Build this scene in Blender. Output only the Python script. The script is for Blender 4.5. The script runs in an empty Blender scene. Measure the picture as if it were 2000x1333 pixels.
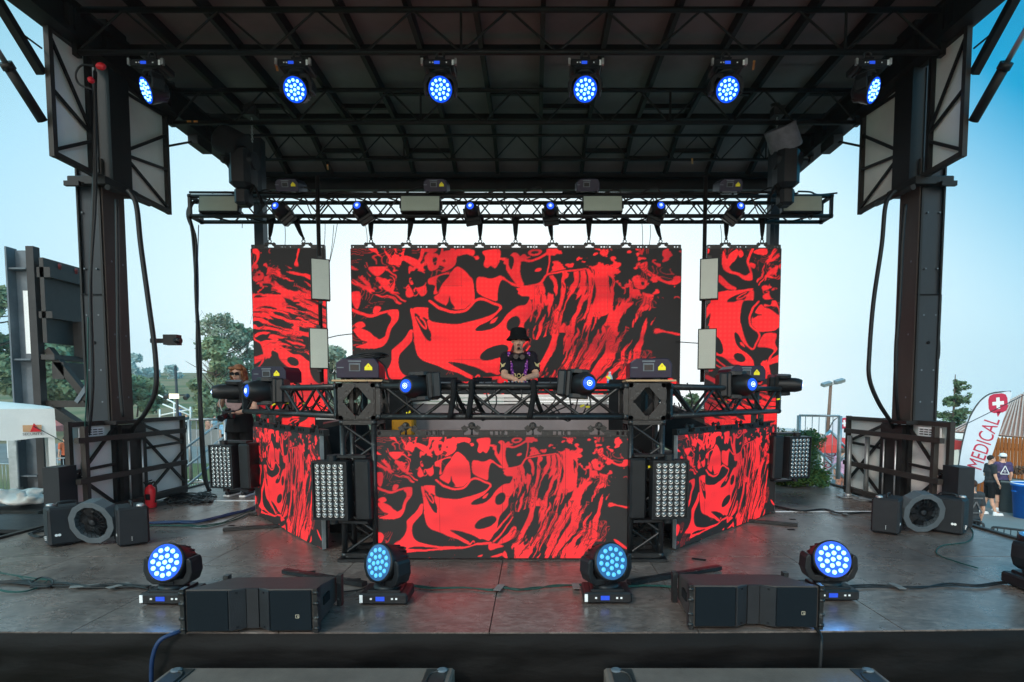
import bpy, math, random
import numpy as np
from mathutils import Vector, Matrix, Euler
R = math.radians; V = Vector; PI = math.pi
random.seed(7)
sc = bpy.context.scene; COL = sc.collection
# ---------------------------------------------------------------- camera
F, PX0, PY0, PITCH = 1100.0, 1043.0, 842.0, R(3.5)
CAM = V((0.25, 0, 1.31))
cam = bpy.data.cameras.new('camera'); co = bpy.data.objects.new('camera', cam); COL.objects.link(co)
co.location = CAM; co.rotation_euler = (PI/2 - PITCH, 0, 0)
cam.sensor_width = 36; cam.lens = F/2000*36
cam.shift_x = -(PX0-1000)/2000; cam.shift_y = (PY0-666.5)/2000
cam.clip_start = .05; cam.clip_end = 3000
sc.camera = co
def W(px, py, d):                      # point seen at a pixel of the photo, d metres in front of the camera plane (world Y)
    u = (px-PX0)/F; v = (PY0-py)/F
    r = V((u, math.cos(PITCH)+v*math.sin(PITCH), -math.sin(PITCH)+v*math.cos(PITCH)))
    return CAM + r*(d/r.y)
# ---------------------------------------------------------------- world, sun
SUN_EL, SUN_AZ = 34, -152
BACK_SKY_BOOST = 2.5
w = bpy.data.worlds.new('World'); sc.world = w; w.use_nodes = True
nt = w.node_tree; nt.nodes.clear()
sky = nt.nodes.new('ShaderNodeTexSky'); sky.sky_type = 'NISHITA'; sky.sun_disc = False
sky.sun_elevation = R(SUN_EL); sky.sun_rotation = R(SUN_AZ)
sky.air_density = 1.6; sky.dust_density = 3.0; sky.ozone_density = 3.0; sky.altitude = 300
# tint of the smoky, cyan summer sky: deeper cyan towards the right, milky ahead
tc = nt.nodes.new('ShaderNodeTexCoord')
sp = nt.nodes.new('ShaderNodeSeparateXYZ'); nt.links.new(tc.outputs['Generated'], sp.inputs[0])
def wmath(op, a, b=None, c=None):
    n = nt.nodes.new('ShaderNodeMath'); n.operation = op
    for i, q in enumerate((a, b, c)):
        if q is None: continue
        if isinstance(q, (int, float)): n.inputs[i].default_value = q
        else: nt.links.new(q, n.inputs[i])
    return n.outputs[0]
k = wmath('MULTIPLY_ADD', sp.outputs[0], 1.1, 0.02)
k = wmath('MULTIPLY', k, k)
kz = wmath('MULTIPLY', sp.outputs[2], 1.5); kz = wmath('MULTIPLY', kz, kz)
kk = wmath('ADD', k, kz)
ramp = nt.nodes.new('ShaderNodeValToRGB'); nt.links.new(kk, ramp.inputs[0])
e = ramp.color_ramp.elements
e[0].position = 0.05; e[0].color = (1.42, 1.42, 1.38, 1)
e[1].position = .95; e[1].color = (.26, .66, .86, 1)
m = e.new(.34); m.color = (.92, 1.18, 1.26, 1)
m = e.new(.68); m.color = (.56, .95, 1.16, 1)
# right-hand side is the deeper cyan
rr = nt.nodes.new('ShaderNodeMapRange'); nt.links.new(wmath('ADD', sp.outputs[0], sp.outputs[2]), rr.inputs[0])
rr.inputs[1].default_value = .70; rr.inputs[2].default_value = .97; rr.inputs[3].default_value = 0; rr.inputs[4].default_value = 1
rr_out = wmath('POWER', rr.outputs[0], 1.8)
mr = nt.nodes.new('ShaderNodeMix'); mr.data_type = 'RGBA'; mr.blend_type = 'MULTIPLY'
nt.links.new(rr_out, mr.inputs[0]); nt.links.new(ramp.outputs[0], mr.inputs[6]); mr.inputs[7].default_value = (.0, .50, .74, 1)
mx = nt.nodes.new('ShaderNodeMix'); mx.data_type = 'RGBA'; mx.inputs[0].default_value = .96
sc10 = nt.nodes.new('ShaderNodeVectorMath'); sc10.operation = 'SCALE'; sc10.inputs['Scale'].default_value = 9.0
nt.links.new(mr.outputs[2], sc10.inputs[0])
nt.links.new(sky.outputs[0], mx.inputs[6]); nt.links.new(sc10.outputs[0], mx.inputs[7])
bg = nt.nodes.new('ShaderNodeBackground'); bg.inputs[1].default_value = 0.10
wo = nt.nodes.new('ShaderNodeOutputWorld')
# unseen sky beside and behind the camera, boosted and warmed to light the stage
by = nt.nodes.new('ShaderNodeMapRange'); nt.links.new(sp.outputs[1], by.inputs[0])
by.inputs[1].default_value = .60; by.inputs[2].default_value = .05; by.inputs[3].default_value = 1.0; by.inputs[4].default_value = BACK_SKY_BOOST
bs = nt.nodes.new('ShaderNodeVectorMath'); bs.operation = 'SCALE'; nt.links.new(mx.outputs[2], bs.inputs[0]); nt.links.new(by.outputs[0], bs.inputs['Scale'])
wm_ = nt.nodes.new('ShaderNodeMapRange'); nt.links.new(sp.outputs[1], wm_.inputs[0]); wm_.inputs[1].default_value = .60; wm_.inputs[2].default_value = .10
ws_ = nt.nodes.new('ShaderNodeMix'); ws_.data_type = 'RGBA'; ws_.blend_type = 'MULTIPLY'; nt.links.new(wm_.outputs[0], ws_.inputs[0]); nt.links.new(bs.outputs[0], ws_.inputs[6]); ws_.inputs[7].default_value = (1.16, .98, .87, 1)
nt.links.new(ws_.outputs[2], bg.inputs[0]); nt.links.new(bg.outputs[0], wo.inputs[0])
sl = bpy.data.lights.new('sun', 'SUN'); sl.energy = 1.5; sl.angle = R(10); sl.color = (1, .93, .84)
so = bpy.data.objects.new('sun', sl); COL.objects.link(so)
az = R(SUN_AZ); el = R(SUN_EL)
sdir = V((math.sin(az)*math.cos(el), math.cos(az)*math.cos(el), math.sin(el)))
so.rotation_euler = sdir.to_track_quat('Z', 'Y').to_euler(); so.location = (0, 0, 30)
sc.view_settings.view_transform = 'Standard'; sc.view_settings.look = 'None'
sc.view_settings.exposure = 0.0; sc.view_settings.gamma = 1
sc.cycles.max_bounces = 6; sc.cycles.use_denoising = True
# ---------------------------------------------------------------- materials
MATS = {}
def mat(name, col, rough=.5, metal=0, var=.25, scale=6, bump=0, bscale=60, emit=None, es=0, wear=0, spec=.26, stretch=None):
    if name in MATS: return MATS[name]
    m = bpy.data.materials.new(name); m.use_nodes = True; n = m.node_tree; b = n.nodes['Principled BSDF']
    L = n.links.new
    tc = n.nodes.new('ShaderNodeTexCoord'); src = tc.outputs['Object']
    if stretch:
        mp = n.nodes.new('ShaderNodeMapping'); mp.inputs['Scale'].default_value = stretch; L(src, mp.inputs[0]); src = mp.outputs[0]
    nz = n.nodes.new('ShaderNodeTexNoise'); nz.inputs['Scale'].default_value = scale; nz.inputs['Detail'].default_value = 6; nz.inputs['Roughness'].default_value = .65
    L(src, nz.inputs['Vector'])
    r = n.nodes.new('ShaderNodeValToRGB'); L(nz.outputs[0], r.inputs[0])
    c = V(col); r.color_ramp.elements[0].position = .3; r.color_ramp.elements[1].position = .72
    r.color_ramp.elements[0].color = (*(c*(1-var)), 1); r.color_ramp.elements[1].color = (*[min(1, x) for x in c*(1+var)], 1)
    out = r.outputs[0]
    if wear:
        n2 = n.nodes.new('ShaderNodeTexNoise'); n2.inputs['Scale'].default_value = 38; n2.inputs['Detail'].default_value = 8; L(src, n2.inputs['Vector'])
        r2 = n.nodes.new('ShaderNodeValToRGB'); r2.color_ramp.elements[0].position = .62; r2.color_ramp.elements[1].position = .70
        L(n2.outputs[0], r2.inputs[0])
        mxx = n.nodes.new('ShaderNodeMix'); mxx.data_type = 'RGBA'; mu = n.nodes.new('ShaderNodeMath'); mu.operation = 'MULTIPLY'; mu.inputs[1].default_value = wear
        L(r2.outputs[0], mu.inputs[0]); L(mu.outputs[0], mxx.inputs[0]); L(out, mxx.inputs[6]); mxx.inputs[7].default_value = (.32, .32, .31, 1); out = mxx.outputs[2]
    L(out, b.inputs['Base Color'])
    mr = n.nodes.new('ShaderNodeMapRange'); mr.inputs[3].default_value = max(.04, rough-.1); mr.inputs[4].default_value = min(1, rough+.12)
    L(nz.outputs[0], mr.inputs[0]); L(mr.outputs[0], b.inputs['Roughness'])
    b.inputs['Metallic'].default_value = metal; b.inputs['Specular IOR Level'].default_value = spec
    if bump:
        n3 = n.nodes.new('ShaderNodeTexNoise'); n3.inputs['Scale'].default_value = bscale; n3.inputs['Detail'].default_value = 4; L(src, n3.inputs['Vector'])
        bp = n.nodes.new('ShaderNodeBump'); bp.inputs['Strength'].default_value = bump; bp.inputs['Distance'].default_value = .02
        L(n3.outputs[0], bp.inputs['Height']); L(bp.outputs[0], b.inputs['Normal'])
    if emit: b.inputs['Emission Color'].default_value = (*emit, 1); b.inputs['Emission Strength'].default_value = es
    MATS[name] = m; return m
steel = mat('black_painted_steel', (.012, .011, .011), .5, 0, .35, 5, .05, 40)
steelw = mat('worn_black_truss_paint', (.014, .014, .015), .34, 0, .4, 7, .08, 60, wear=.2, spec=.4)
steelb = mat('brown_black_beam_steel', (.034, .028, .025), .55, 0, .35, 3, .06, 30)
steelg = mat('grey_blue_primer_steel', (.12, .14, .16), .5, 0, .3, 3, .05, 30, wear=.1)
colm = mat('column_steel', (.022, .027, .034), .42, .0, .3, 2.2, .04, 20, stretch=(1, 1, .25))
colb = mat('column_rust_brown_steel', (.050, .038, .033), .55, 0, .35, 2.5, .05, 20, stretch=(1, 1, .25))
galv = mat('galvanised_tube', (.42, .43, .44), .4, .6, .2, 9)
alu = mat('bare_aluminium', (.55, .56, .57), .35, .8, .15, 12)
plas = mat('black_plastic_housing', (.010, .011, .013), .42, 0, .3, 12, .03, 200, spec=.32)
plasg = mat('charcoal_textured_paint', (.017, .018, .021), .55, 0, .2, 12, .15, 160)
plasb = mat('glossy_black_plastic', (.010, .011, .014), .18, 0, .2, 12)
rub = mat('black_rubber_cable', (.012, .012, .013), .45, 0, .3, 20)
rubg = mat('green_rubber_cable', (.010, .055, .045), .45, 0, .3, 20)
rubb = mat('blue_rubber_cable', (.012, .030, .085), .45, 0, .3, 20)
whitep = mat('off_white_panel', (.86, .83, .78), .6, 0, .08, 1.5)
white = mat('white_paint', (.78, .78, .77), .5, 0, .06, 4)
wlab = mat('white_label', (.8, .8, .8), .5, 0, .08, 60)
yel = mat('yellow_warning_label', (.85, .72, .02), .45, 0, .06, 20)
redp = mat('red_paint', (.62, .02, .03), .35, 0, .15, 8)
ply = mat('plywood', (.42, .27, .15), .6, 0, .2, 9, stretch=(1, 6, 1))
blackcloth = mat('black_cloth', (.010, .010, .011), .95, 0, .3, 8, .1, 200, spec=.15)
greytab = mat('mauve_grey_cloth', (.26, .21, .21), .85, 0, .12, 3, .1, 30)
screenblue = mat('lit_blue_display', (.01, .02, .1), .3, 0, 0, 5, emit=(.02, .09, .8), es=.9)
roofm = mat('grey_roof_panel', (.215, .175, .178), .55, 0, .22, 1.6, .05, 12)
orange = mat('orange_tape', (.7, .28, .07), .5, 0, .1, 8)
gold = mat('brass_yellow', (.75, .55, .12), .4, .3, .2, 9)
skin = mat('skin', (.66, .36, .25), .5, 0, .12, 30, .04, 200)
skin2 = mat('fair_skin', (.46, .27, .20), .5, 0, .12, 30, .04, 200)
# ---------------------------------------------------------------- mesh builder
class MB:
    def __init__(s): s.v = []; s.f = []; s.s = []
    def add(s, vs, fs, smooth=False, M=None):
        o = len(s.v)
        s.v += [tuple(M @ V(p)) if M else tuple(p) for p in vs]
        s.f += [tuple(i+o for i in f) for f in fs]
        s.s += [smooth]*len(fs) if not isinstance(smooth, list) else smooth
        return s
    def box(s, c, d, rot=None, ch=0):
        x, y, z = d[0]/2, d[1]/2, d[2]/2; M = Matrix.Translation(V(c))
        if rot is not None: M = M @ (rot if isinstance(rot, Matrix) else Euler(rot).to_matrix().to_4x4())
        if ch:                                   # box with chamfered edges
            c_ = min(ch, x*.49, y*.49, z*.49); vs = []; 
            for sx in (-1, 1):
                for sy in (-1, 1):
                    for sz in (-1, 1):
                        vs += [(sx*x, sy*(y-c_), sz*(z-c_)), (sx*(x-c_), sy*y, sz*(z-c_)), (sx*(x-c_), sy*(y-c_), sz*z)]
            I = lambda a, b, c2, k: ((a > 0)*4+(b > 0)*2+(c2 > 0))*3+k
            fs = []
            for q in (-1, 1):
                fs.append([I(q,-1,-1,0), I(q,1,-1,0), I(q,1,1,0), I(q,-1,1,0)][::q])
                fs.append([I(-1,q,-1,1), I(-1,q,1,1), I(1,q,1,1), I(1,q,-1,1)][::q])
                fs.append([I(-1,-1,q,2), I(1,-1,q,2), I(1,1,q,2), I(-1,1,q,2)][::q])
                for r_ in (-1, 1):
                    fs.append([I(q,r_,-1,0), I(q,r_,-1,1), I(q,r_,1,1), I(q,r_,1,0)][::-q*r_])
                    fs.append([I(q,-1,r_,0), I(q,-1,r_,2), I(q,1,r_,2), I(q,1,r_,0)][::q*r_])
                    fs.append([I(-1,q,r_,1), I(-1,q,r_,2), I(1,q,r_,2), I(1,q,r_,1)][::-q*r_])
                    for t in (-1, 1): fs.append([I(q,r_,t,0), I(q,r_,t,1), I(q,r_,t,2)][::q*r_*t])
            return s.add(vs, fs, False, M)
        vs = [(a, b, c2) for a in (-x, x) for b in (-y, y) for c2 in (-z, z)]
        return s.add(vs, [(0,1,3,2), (4,6,7,5), (0,4,5,1), (2,3,7,6), (0,2,6,4), (1,5,7,3)], False, M)
    def beam(s, p, q, w, h=None, up=(0, 0, 1)):
        p, q = V(p), V(q); h = h or w; d = q-p; L = d.length; d.normalize(); u = V(up)
        if abs(d.dot(u)) > .98: u = V((0, 1, 0))
        x = d.cross(u).normalized(); z = x.cross(d)
        M = Matrix((x, d, z)).transposed().to_4x4(); M.translation = (p+q)/2
        return s.box((0, 0, 0), (w, L, h), None) if False else s._b(M, w, L, h)
    def _b(s, M, w, L, h):
        x, y, z = w/2, L/2, h/2
        vs = [(a, b, c2) for a in (-x, x) for b in (-y, y) for c2 in (-z, z)]
        return s.add(vs, [(0,1,3,2), (4,6,7,5), (0,4,5,1), (2,3,7,6), (0,2,6,4), (1,5,7,3)], False, M)
    def tube(s, p, q, r, r2=None, n=10, caps=True):
        p, q = V(p), V(q); d = (q-p).normalized(); r2 = r if r2 is None else r2
        u = d.orthogonal().normalized(); w_ = d.cross(u); vs = []
        for (c, rr_) in ((p, r), (q, r2)):
            for i in range(n): a = 2*PI*i/n; vs.append(c+(u*math.cos(a)+w_*math.sin(a))*rr_)
        fs = [(i, (i+1) % n, n+(i+1) % n, n+i) for i in range(n)]; sm = [True]*n
        if caps: fs += [tuple(range(n))[::-1], tuple(range(n, 2*n))]; sm += [False, False]
        return s.add(vs, fs, sm)
    def path(s, pts, r, n=6, sub=6, twist=0):
        P = [V(p) for p in pts]
        if sub > 1 and len(P) > 2:
            Q = []
            for i in range(len(P)-1):
                a, b, c, d = P[max(i-1, 0)], P[i], P[i+1], P[min(i+2, len(P)-1)]
                for k_ in range(sub):
                    t = k_/sub; Q.append(.5*((2*b)+(c-a)*t+(2*a-5*b+4*c-d)*t*t+(3*b-a-3*c+d)*t**3))
            Q.append(P[-1]); P = Q
        vs = []; fs = []; u = None
        for i, p in enumerate(P):
            d = (P[min(i+1, len(P)-1)]-P[max(i-1, 0)])
            d = d.normalized() if d.length > 1e-9 else V((0, 0, 1))
            u = d.orthogonal().normalized() if u is None else (u-d*u.dot(d)).normalized()
            w_ = d.cross(u); rr_ = r(i/(len(P)-1)) if callable(r) else r
            for k_ in range(n): a = 2*PI*k_/n; vs.append(p+(u*math.cos(a)+w_*math.sin(a))*rr_)
        for i in range(len(P)-1):
            for k_ in range(n): fs.append((i*n+k_, i*n+(k_+1) % n, (i+1)*n+(k_+1) % n, (i+1)*n+k_))
        sm = [True]*len(fs); fs += [tuple(range(n))[::-1], tuple(range(len(vs)-n, len(vs)))]; sm += [False]*2
        return s.add(vs, fs, sm)
    def lathe(s, prof, M=None, n=24, smooth=True):      # profile (r, z) around local Z
        vs = [(r*math.cos(2*PI*i/n), r*math.sin(2*PI*i/n), z) for r, z in prof for i in range(n)]
        fs = [(j*n+i, j*n+(i+1) % n, (j+1)*n+(i+1) % n, (j+1)*n+i) for j in range(len(prof)-1) for i in range(n)]
        sm = [smooth]*len(fs); fs += [tuple(range(n))[::-1], tuple(range(len(vs)-n, len(vs)))]; sm += [False]*2
        return s.add(vs, fs, sm, M)
    def ball(s, c, r, n=10, M=None):
        r = (r, r, r) if isinstance(r, (int, float)) else r
        vs = [(0, 0, -1)]; 
        for j in range(1, n):
            a = PI*j/n-PI/2
            vs += [(math.cos(a)*math.cos(2*PI*i/(2*n)), math.cos(a)*math.sin(2*PI*i/(2*n)), math.sin(a)) for i in range(2*n)]
        vs.append((0, 0, 1)); m_ = 2*n
        fs = [(0, 1+(i+1) % m_, 1+i) for i in range(m_)]
        for j in range(n-2): fs += [(1+j*m_+i, 1+j*m_+(i+1) % m_, 1+(j+1)*m_+(i+1) % m_, 1+(j+1)*m_+i) for i in range(m_)]
        t = len(vs)-1; fs += [(t, 1+(n-2)*m_+i, 1+(n-2)*m_+(i+1) % m_) for i in range(m_)]
        MM = Matrix.Translation(V(c)) @ (M or Matrix.Identity(4)) @ Matrix.Diagonal((*r, 1))
        return s.add(vs, fs, True, MM)
    def prism(s, pts, y0, y1, M=None):                  # polygon in local XZ extruded along Y
        n = len(pts); vs = [(x, y0, z) for x, z in pts]+[(x, y1, z) for x, z in pts]
        ar = sum(pts[i][0]*pts[(i+1) % n][1]-pts[(i+1) % n][0]*pts[i][1] for i in range(n))
        fs = [tuple(range(n)), tuple(range(n, 2*n))[::-1]]+[(i, n+i, n+(i+1) % n, (i+1) % n) for i in range(n)]
        if (ar < 0) == (y1 > y0): fs = [f[::-1] for f in fs]
        return s.add(vs, fs, False, M)
    def ring(s, c, rad, r, M=None, n=20, k_=6):
        vs = []; fs = []
        for i in range(n):
            a = 2*PI*i/n
            for j in range(k_):
                b = 2*PI*j/k_; q = rad+r*math.cos(b); vs.append((q*math.cos(a), q*math.sin(a), r*math.sin(b)))
        for i in range(n):
            for j in range(k_): fs.append((i*k_+j, ((i+1) % n)*k_+j, ((i+1) % n)*k_+(j+1) % k_, i*k_+(j+1) % k_))
        return s.add(vs, fs, True, Matrix.Translation(V(c)) @ (M or Matrix.Identity(4)))
    def islands(s):
        par = list(range(len(s.v)))
        def fd(a):
            while par[a] != a: par[a] = par[par[a]]; a = par[a]
            return a
        for f in s.f:
            r = fd(f[0])
            for i in f[1:]:
                k = fd(i)
                if k != r: par[k] = r
        g = {}
        for n, f in enumerate(s.f): g.setdefault(fd(f[0]), []).append(n)
        out = []
        for fl in g.values():
            q = MB(); mp = {}
            for n in fl:
                for i in s.f[n]:
                    if i not in mp: mp[i] = len(q.v); q.v.append(s.v[i])
                q.f.append(tuple(mp[i] for i in s.f[n])); q.s.append(s.s[n])
            out.append(q)
        return out
    def each(s, name, m, parent=None, world=False, bevel=0, **tg):      # every loose piece becomes an object of its own
        r = [q.build(name, m, parent, world, bevel) for q in s.islands()]
        for o in r: tag(o, **tg)
        return r
    def build(s, name, m, parent=None, world=False, bevel=0):
        if world and parent is not None:
            I = parent.matrix_basis.inverted()
            if parent.parent is not None: I = I @ parent.parent.matrix_basis.inverted()
            s.v = [tuple(I @ V(p)) for p in s.v]
        me = bpy.data.meshes.new(name); me.from_pydata(s.v, [], s.f)
        if any(s.s): me.polygons.foreach_set('use_smooth', s.s)
        me.materials.append(m); me.update()
        o = bpy.data.objects.new(name, me); COL.objects.link(o)
        if parent is not None: o.parent = parent
        if bevel:
            b = o.modifiers.new('bevel', 'BEVEL'); b.width = bevel; b.segments = 2; b.limit_method = 'ANGLE'
        return o
def tag(o, label=None, cat=None, group=None, kind=None):
    if label: o['label'] = label
    if cat: o['category'] = cat
    if group: o['group'] = group
    if kind: o['kind'] = kind
    return o
def thing(name, label, cat, loc=(0, 0, 0), rot=(0, 0, 0), group=None):
    o = bpy.data.objects.new(name, None); COL.objects.link(o); o.empty_display_size = .1
    o.location = loc; o.rotation_euler = rot if not isinstance(rot, Matrix) else rot.to_euler()
    o.matrix_basis = Matrix.Translation(V(loc)) @ (rot if isinstance(rot, Matrix) else Euler(rot).to_matrix().to_4x4())
    return tag(o, label, cat, group)
def copy_tree(o, parent=None):
    c = o.copy(); COL.objects.link(c)
    if parent is not None: c.parent = parent
    for ch in KIDS(o): copy_tree(ch, c)
    return c
def KIDS(o): return [q for q in COL.objects if q.parent == o]
def dup(o, label, loc, rot=(0, 0, 0), s=None):
    c = copy_tree(o); c['label'] = label
    c.matrix_basis = Matrix.Translation(V(loc)) @ (rot if isinstance(rot, Matrix) else Euler(rot).to_matrix().to_4x4())
    return c
def axisM(d, up=(0, 0, 1)):            # local Z along d
    d = V(d).normalized(); u = V(up)
    if abs(d.dot(u)) > .98: u = V((0, 1, 0))
    x = u.cross(d).normalized(); y = d.cross(x)
    return Matrix((x, y, d)).transposed().to_4x4()
def text(s, body, size, M, m, name='lettering', parent=None, depth=.001, world=False, xs=1.0, bold=0.0):
    c = bpy.data.curves.new(name, 'FONT'); c.body = body; c.size = size; c.extrude = depth; c.align_x = 'CENTER'; c.align_y = 'CENTER'; c.offset = bold
    t = bpy.data.objects.new(name, c); COL.objects.link(t)
    dg = bpy.context.evaluated_depsgraph_get(); me = bpy.data.meshes.new_from_object(t.evaluated_get(dg))
    bpy.data.objects.remove(t); me.transform(M @ Matrix.Diagonal((xs, 1, 1, 1)))
    if world and parent is not None: me.transform(parent.matrix_basis.inverted())
    me.materials.clear(); me.materials.append(m)
    o = bpy.data.objects.new(name, me); COL.objects.link(o)
    if parent is not None: o.parent = parent
    return o
FACE = Matrix(((1,0,0,0),(0,0,-1,0),(0,1,0,0),(0,0,0,1)))   # lettering plane XY -> faces -Y
# ================================================================ ground
def gz(x, y):
    z = -2.1
    if x > -9: t = min(1, max(0, (y-38)/260)); z -= 140*t*t*(3-2*t)*min(1, max(0, (x+9)/10))
    if x < 0: t = min(1, max(0, (y-22)/90)); z += 3.2*t*min(1, max(0, (-x-4)/10))
    if x < -14: t = min(1, max(0, (y-70)/150)); z += 9*t*t*(3-2*t)*min(1, (-x-14)/50)
    return z
def sheet(name, xs, ys, fz, m, kind='structure'):
    vs = [(x, y, fz(x, y)) for y in ys for x in xs]; n = len(xs)
    fs = [(j*n+i, j*n+i+1, (j+1)*n+i+1, (j+1)*n+i) for j in range(len(ys)-1) for i in range(n-1)]
    b = MB().add(vs, fs, True); return tag(b.build(name, m), kind=kind)
def fr(a, b, n, p=1): return [a+(b-a)*(i/n)**p for i in range(n+1)]
gm = mat('dry_grass_ground', (.22, .17, .10), .95, 0, .3, .35, .3, 3)
n = gm.node_tree; b_ = n.nodes['Principled BSDF']
nz = n.nodes.new('ShaderNodeTexNoise'); nz.inputs['Scale'].default_value = .12; nz.inputs['Detail'].default_value = 8
tcg = n.nodes.new('ShaderNodeTexCoord'); n.links.new(tcg.outputs['Object'], nz.inputs['Vector'])
rg = n.nodes.new('ShaderNodeValToRGB'); rg.color_ramp.elements[0].position = .42; rg.color_ramp.elements[1].position = .6
rg.color_ramp.elements[0].color = (.24, .17, .09, 1); rg.color_ramp.elements[1].color = (.10, .12, .045, 1)
n.links.new(nz.outputs[0], rg.inputs[0]); n.links.new(rg.outputs[0], b_.inputs['Base Color'])
xs_ = sorted(set([round(x, 2) for x in fr(-14, 16, 40)+fr(-14, -800, 26, 2.2)+fr(16, 800, 20, 2.2)]))
ys_ = sorted(set([round(y, 2) for y in fr(-60, 30, 24)+fr(30, 120, 36)+fr(120, 1500, 20, 2)]))
sheet('ground', xs_, ys_, gz, gm)
asph = mat('pale_asphalt', (.20, .195, .19), .9, 0, .15, .8, .1, 20)
sheet('service_road', fr(4.9, 26, 16), fr(-6, 30, 16), lambda x, y: gz(x, y)+.012, asph)
sheet('path', fr(-60, -5, 24), fr(27, 35, 6), lambda x, y: gz(x, y)+.012, asph)
# ================================================================ stage platform
HW = 4.66
deckm = bpy.data.materials.new('worn_dark_stage_floor'); deckm.use_nodes = True
n = deckm.node_tree; b_ = n.nodes['Principled BSDF']; L = n.links.new
tcg = n.nodes.new('ShaderNodeTexCoord')
def tex(scale, detail=6, stretch=None, rot=0, rough=.6, dist=0):
    mp = n.nodes.new('ShaderNodeMapping'); mp.inputs['Scale'].default_value = stretch or (1, 1, 1); mp.inputs['Rotation'].default_value = (0, 0, rot)
    L(tcg.outputs['Object'], mp.inputs[0]); t = n.nodes.new('ShaderNodeTexNoise'); t.inputs['Scale'].default_value = scale
    t.inputs['Detail'].default_value = detail; t.inputs['Roughness'].default_value = rough; t.inputs['Distortion'].default_value = dist
    L(mp.outputs[0], t.inputs['Vector']); return t.outputs[0]
def rampn(src, a, b, ca, cb):
    r = n.nodes.new('ShaderNodeValToRGB'); r.color_ramp.elements[0].position = a; r.color_ramp.elements[1].position = b
    r.color_ramp.elements[0].color = (*ca, 1); r.color_ramp.elements[1].color = (*cb, 1); L(src, r.inputs[0]); return r.outputs[0]
def mixn(f, a, b, mode='MIX'):
    x = n.nodes.new('ShaderNodeMix'); x.data_type = 'RGBA'; x.blend_type = mode
    if isinstance(f, (int, float)): x.inputs[0].default_value = f
    else: L(f, x.inputs[0])
    for i, q in ((6, a), (7, b)):
        if isinstance(q, tuple): x.inputs[i].default_value = (*q, 1)
        else: L(q, x.inputs[i])
    return x.outputs[2]
base = rampn(tex(1.3, 7, dist=.6), .35, .68, (.140, .104, .090), (.240, .186, .162))
fine = rampn(tex(14, 8, (1, 2.2, 1), .3, .75, .8), .42, .66, (.55, .55, .55), (1.25, 1.25, 1.25))
base = mixn(1.0, base, fine, 'MULTIPLY')
scr = rampn(tex(9, 2, (1, 26, 1), .7, .5, 1.2), .735, .75, (0, 0, 0), (1, 1, 1))
scr2 = rampn(tex(8, 2, (26, 1, 1), .35, .5, 1.4), .74, .752, (0, 0, 0), (1, 1, 1))
spk = rampn(tex(42, 3), .72, .76, (0, 0, 0), (1, 1, 1))
for q, f_ in ((scr, .42), (scr2, .38), (spk, .22)):
    mu = n.nodes.new('ShaderNodeMath'); mu.operation = 'MULTIPLY'; mu.inputs[1].default_value = f_; L(q, mu.inputs[0])
    base = mixn(mu.outputs[0], base, (.30, .28, .27))
L(base, b_.inputs['Base Color'])
mrn = n.nodes.new('ShaderNodeMapRange'); mrn.inputs[1].default_value = .3; mrn.inputs[2].default_value = .7; mrn.inputs[3].default_value = .22; mrn.inputs[4].default_value = .38
L(tex(3.2, 8, dist=1.0), mrn.inputs[0]); L(mrn.outputs[0], b_.inputs['Roughness'])
bpn = n.nodes.new('ShaderNodeBump'); bpn.inputs['Strength'].default_value = .05; bpn.inputs['Distance'].default_value = .01; L(tex(26, 6), bpn.inputs['Height']); L(bpn.outputs[0], b_.inputs['Normal'])
b_.inputs['Specular IOR Level'].default_value = .7
st = thing('stage_platform', 'dark scuffed plywood stage floor with black cloth skirt along its front edge', 'stage', (0, 6, -2.1))
# floor boards: separate 1.2 m panels with 5 mm joints, slightly uneven
FE = lambda x: 3.06 + .011*max(0, x-.5)**1.6 + .004*max(0, -x-1)**1.6
bd = MB(); xsb = [-4.66, -3.5, -2.33, -1.17, 0, 1.17, 2.33, 3.5, 4.66]
for i in range(8):
    x0, x1 = xsb[i]+.003, xsb[i+1]-.003
    ye = [0, 4.3+.25*(i % 2), 6.72, 9.1]
    for j in range(3):
        a0 = (FE(x0), FE(x1)) if j == 0 else (ye[j]+.003,)*2
        b1 = ye[j+1]-.003; zt = random.uniform(-.0015, 0)
        vs = [(x0, a0[0], zt), (x1, a0[1], zt), (x1, b1, zt), (x0, b1, zt)]+[(x0, a0[0], -.03), (x1, a0[1], -.03), (x1, b1, -.03), (x0, b1, -.03)]
        bd.add(vs, [(0,1,2,3), (0,4,5,1), (1,5,6,2), (2,6,7,3), (3,7,4,0)])
bd.build('floor', deckm, st, True)
sb = MB()
sb.box((0, 6.15, -.13), (9.3, 5.9, .19)); 
for s_ in (-1, 1): sb.box((s_*4.0, 6, -1.2), (.2, 4, 1.8))
sb.build('frame', steel, st, True)
ed = MB(); ed.beam((-4.68, 3.14, -.03), (-4.68, 9.1, -.03), .05, .10); ed.beam((4.68, 3.25, -.03), (4.68, 9.1, -.03), .05, .10); ed.beam((-4.66, 9.13, -.03), (4.66, 9.13, -.03), .05, .10)
ed.build('edge_trim', steelb, st, True)
skm = mat('black_stage_skirt', (.006, .005, .005), .6, 0, .35, 4, .3, 7, spec=.12, stretch=(1, 1, 3))
vs = []; fs = []; nx = 180; prof = [(0, -.004), (-.006, -.022), (-.022, -.05), (-.030, -.10), (-.012, -.15), (-.03, -.20), (-.008, -.28), (0, -.42), (.01, -.8), (0, -1.4), (0, -2.09)]
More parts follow.
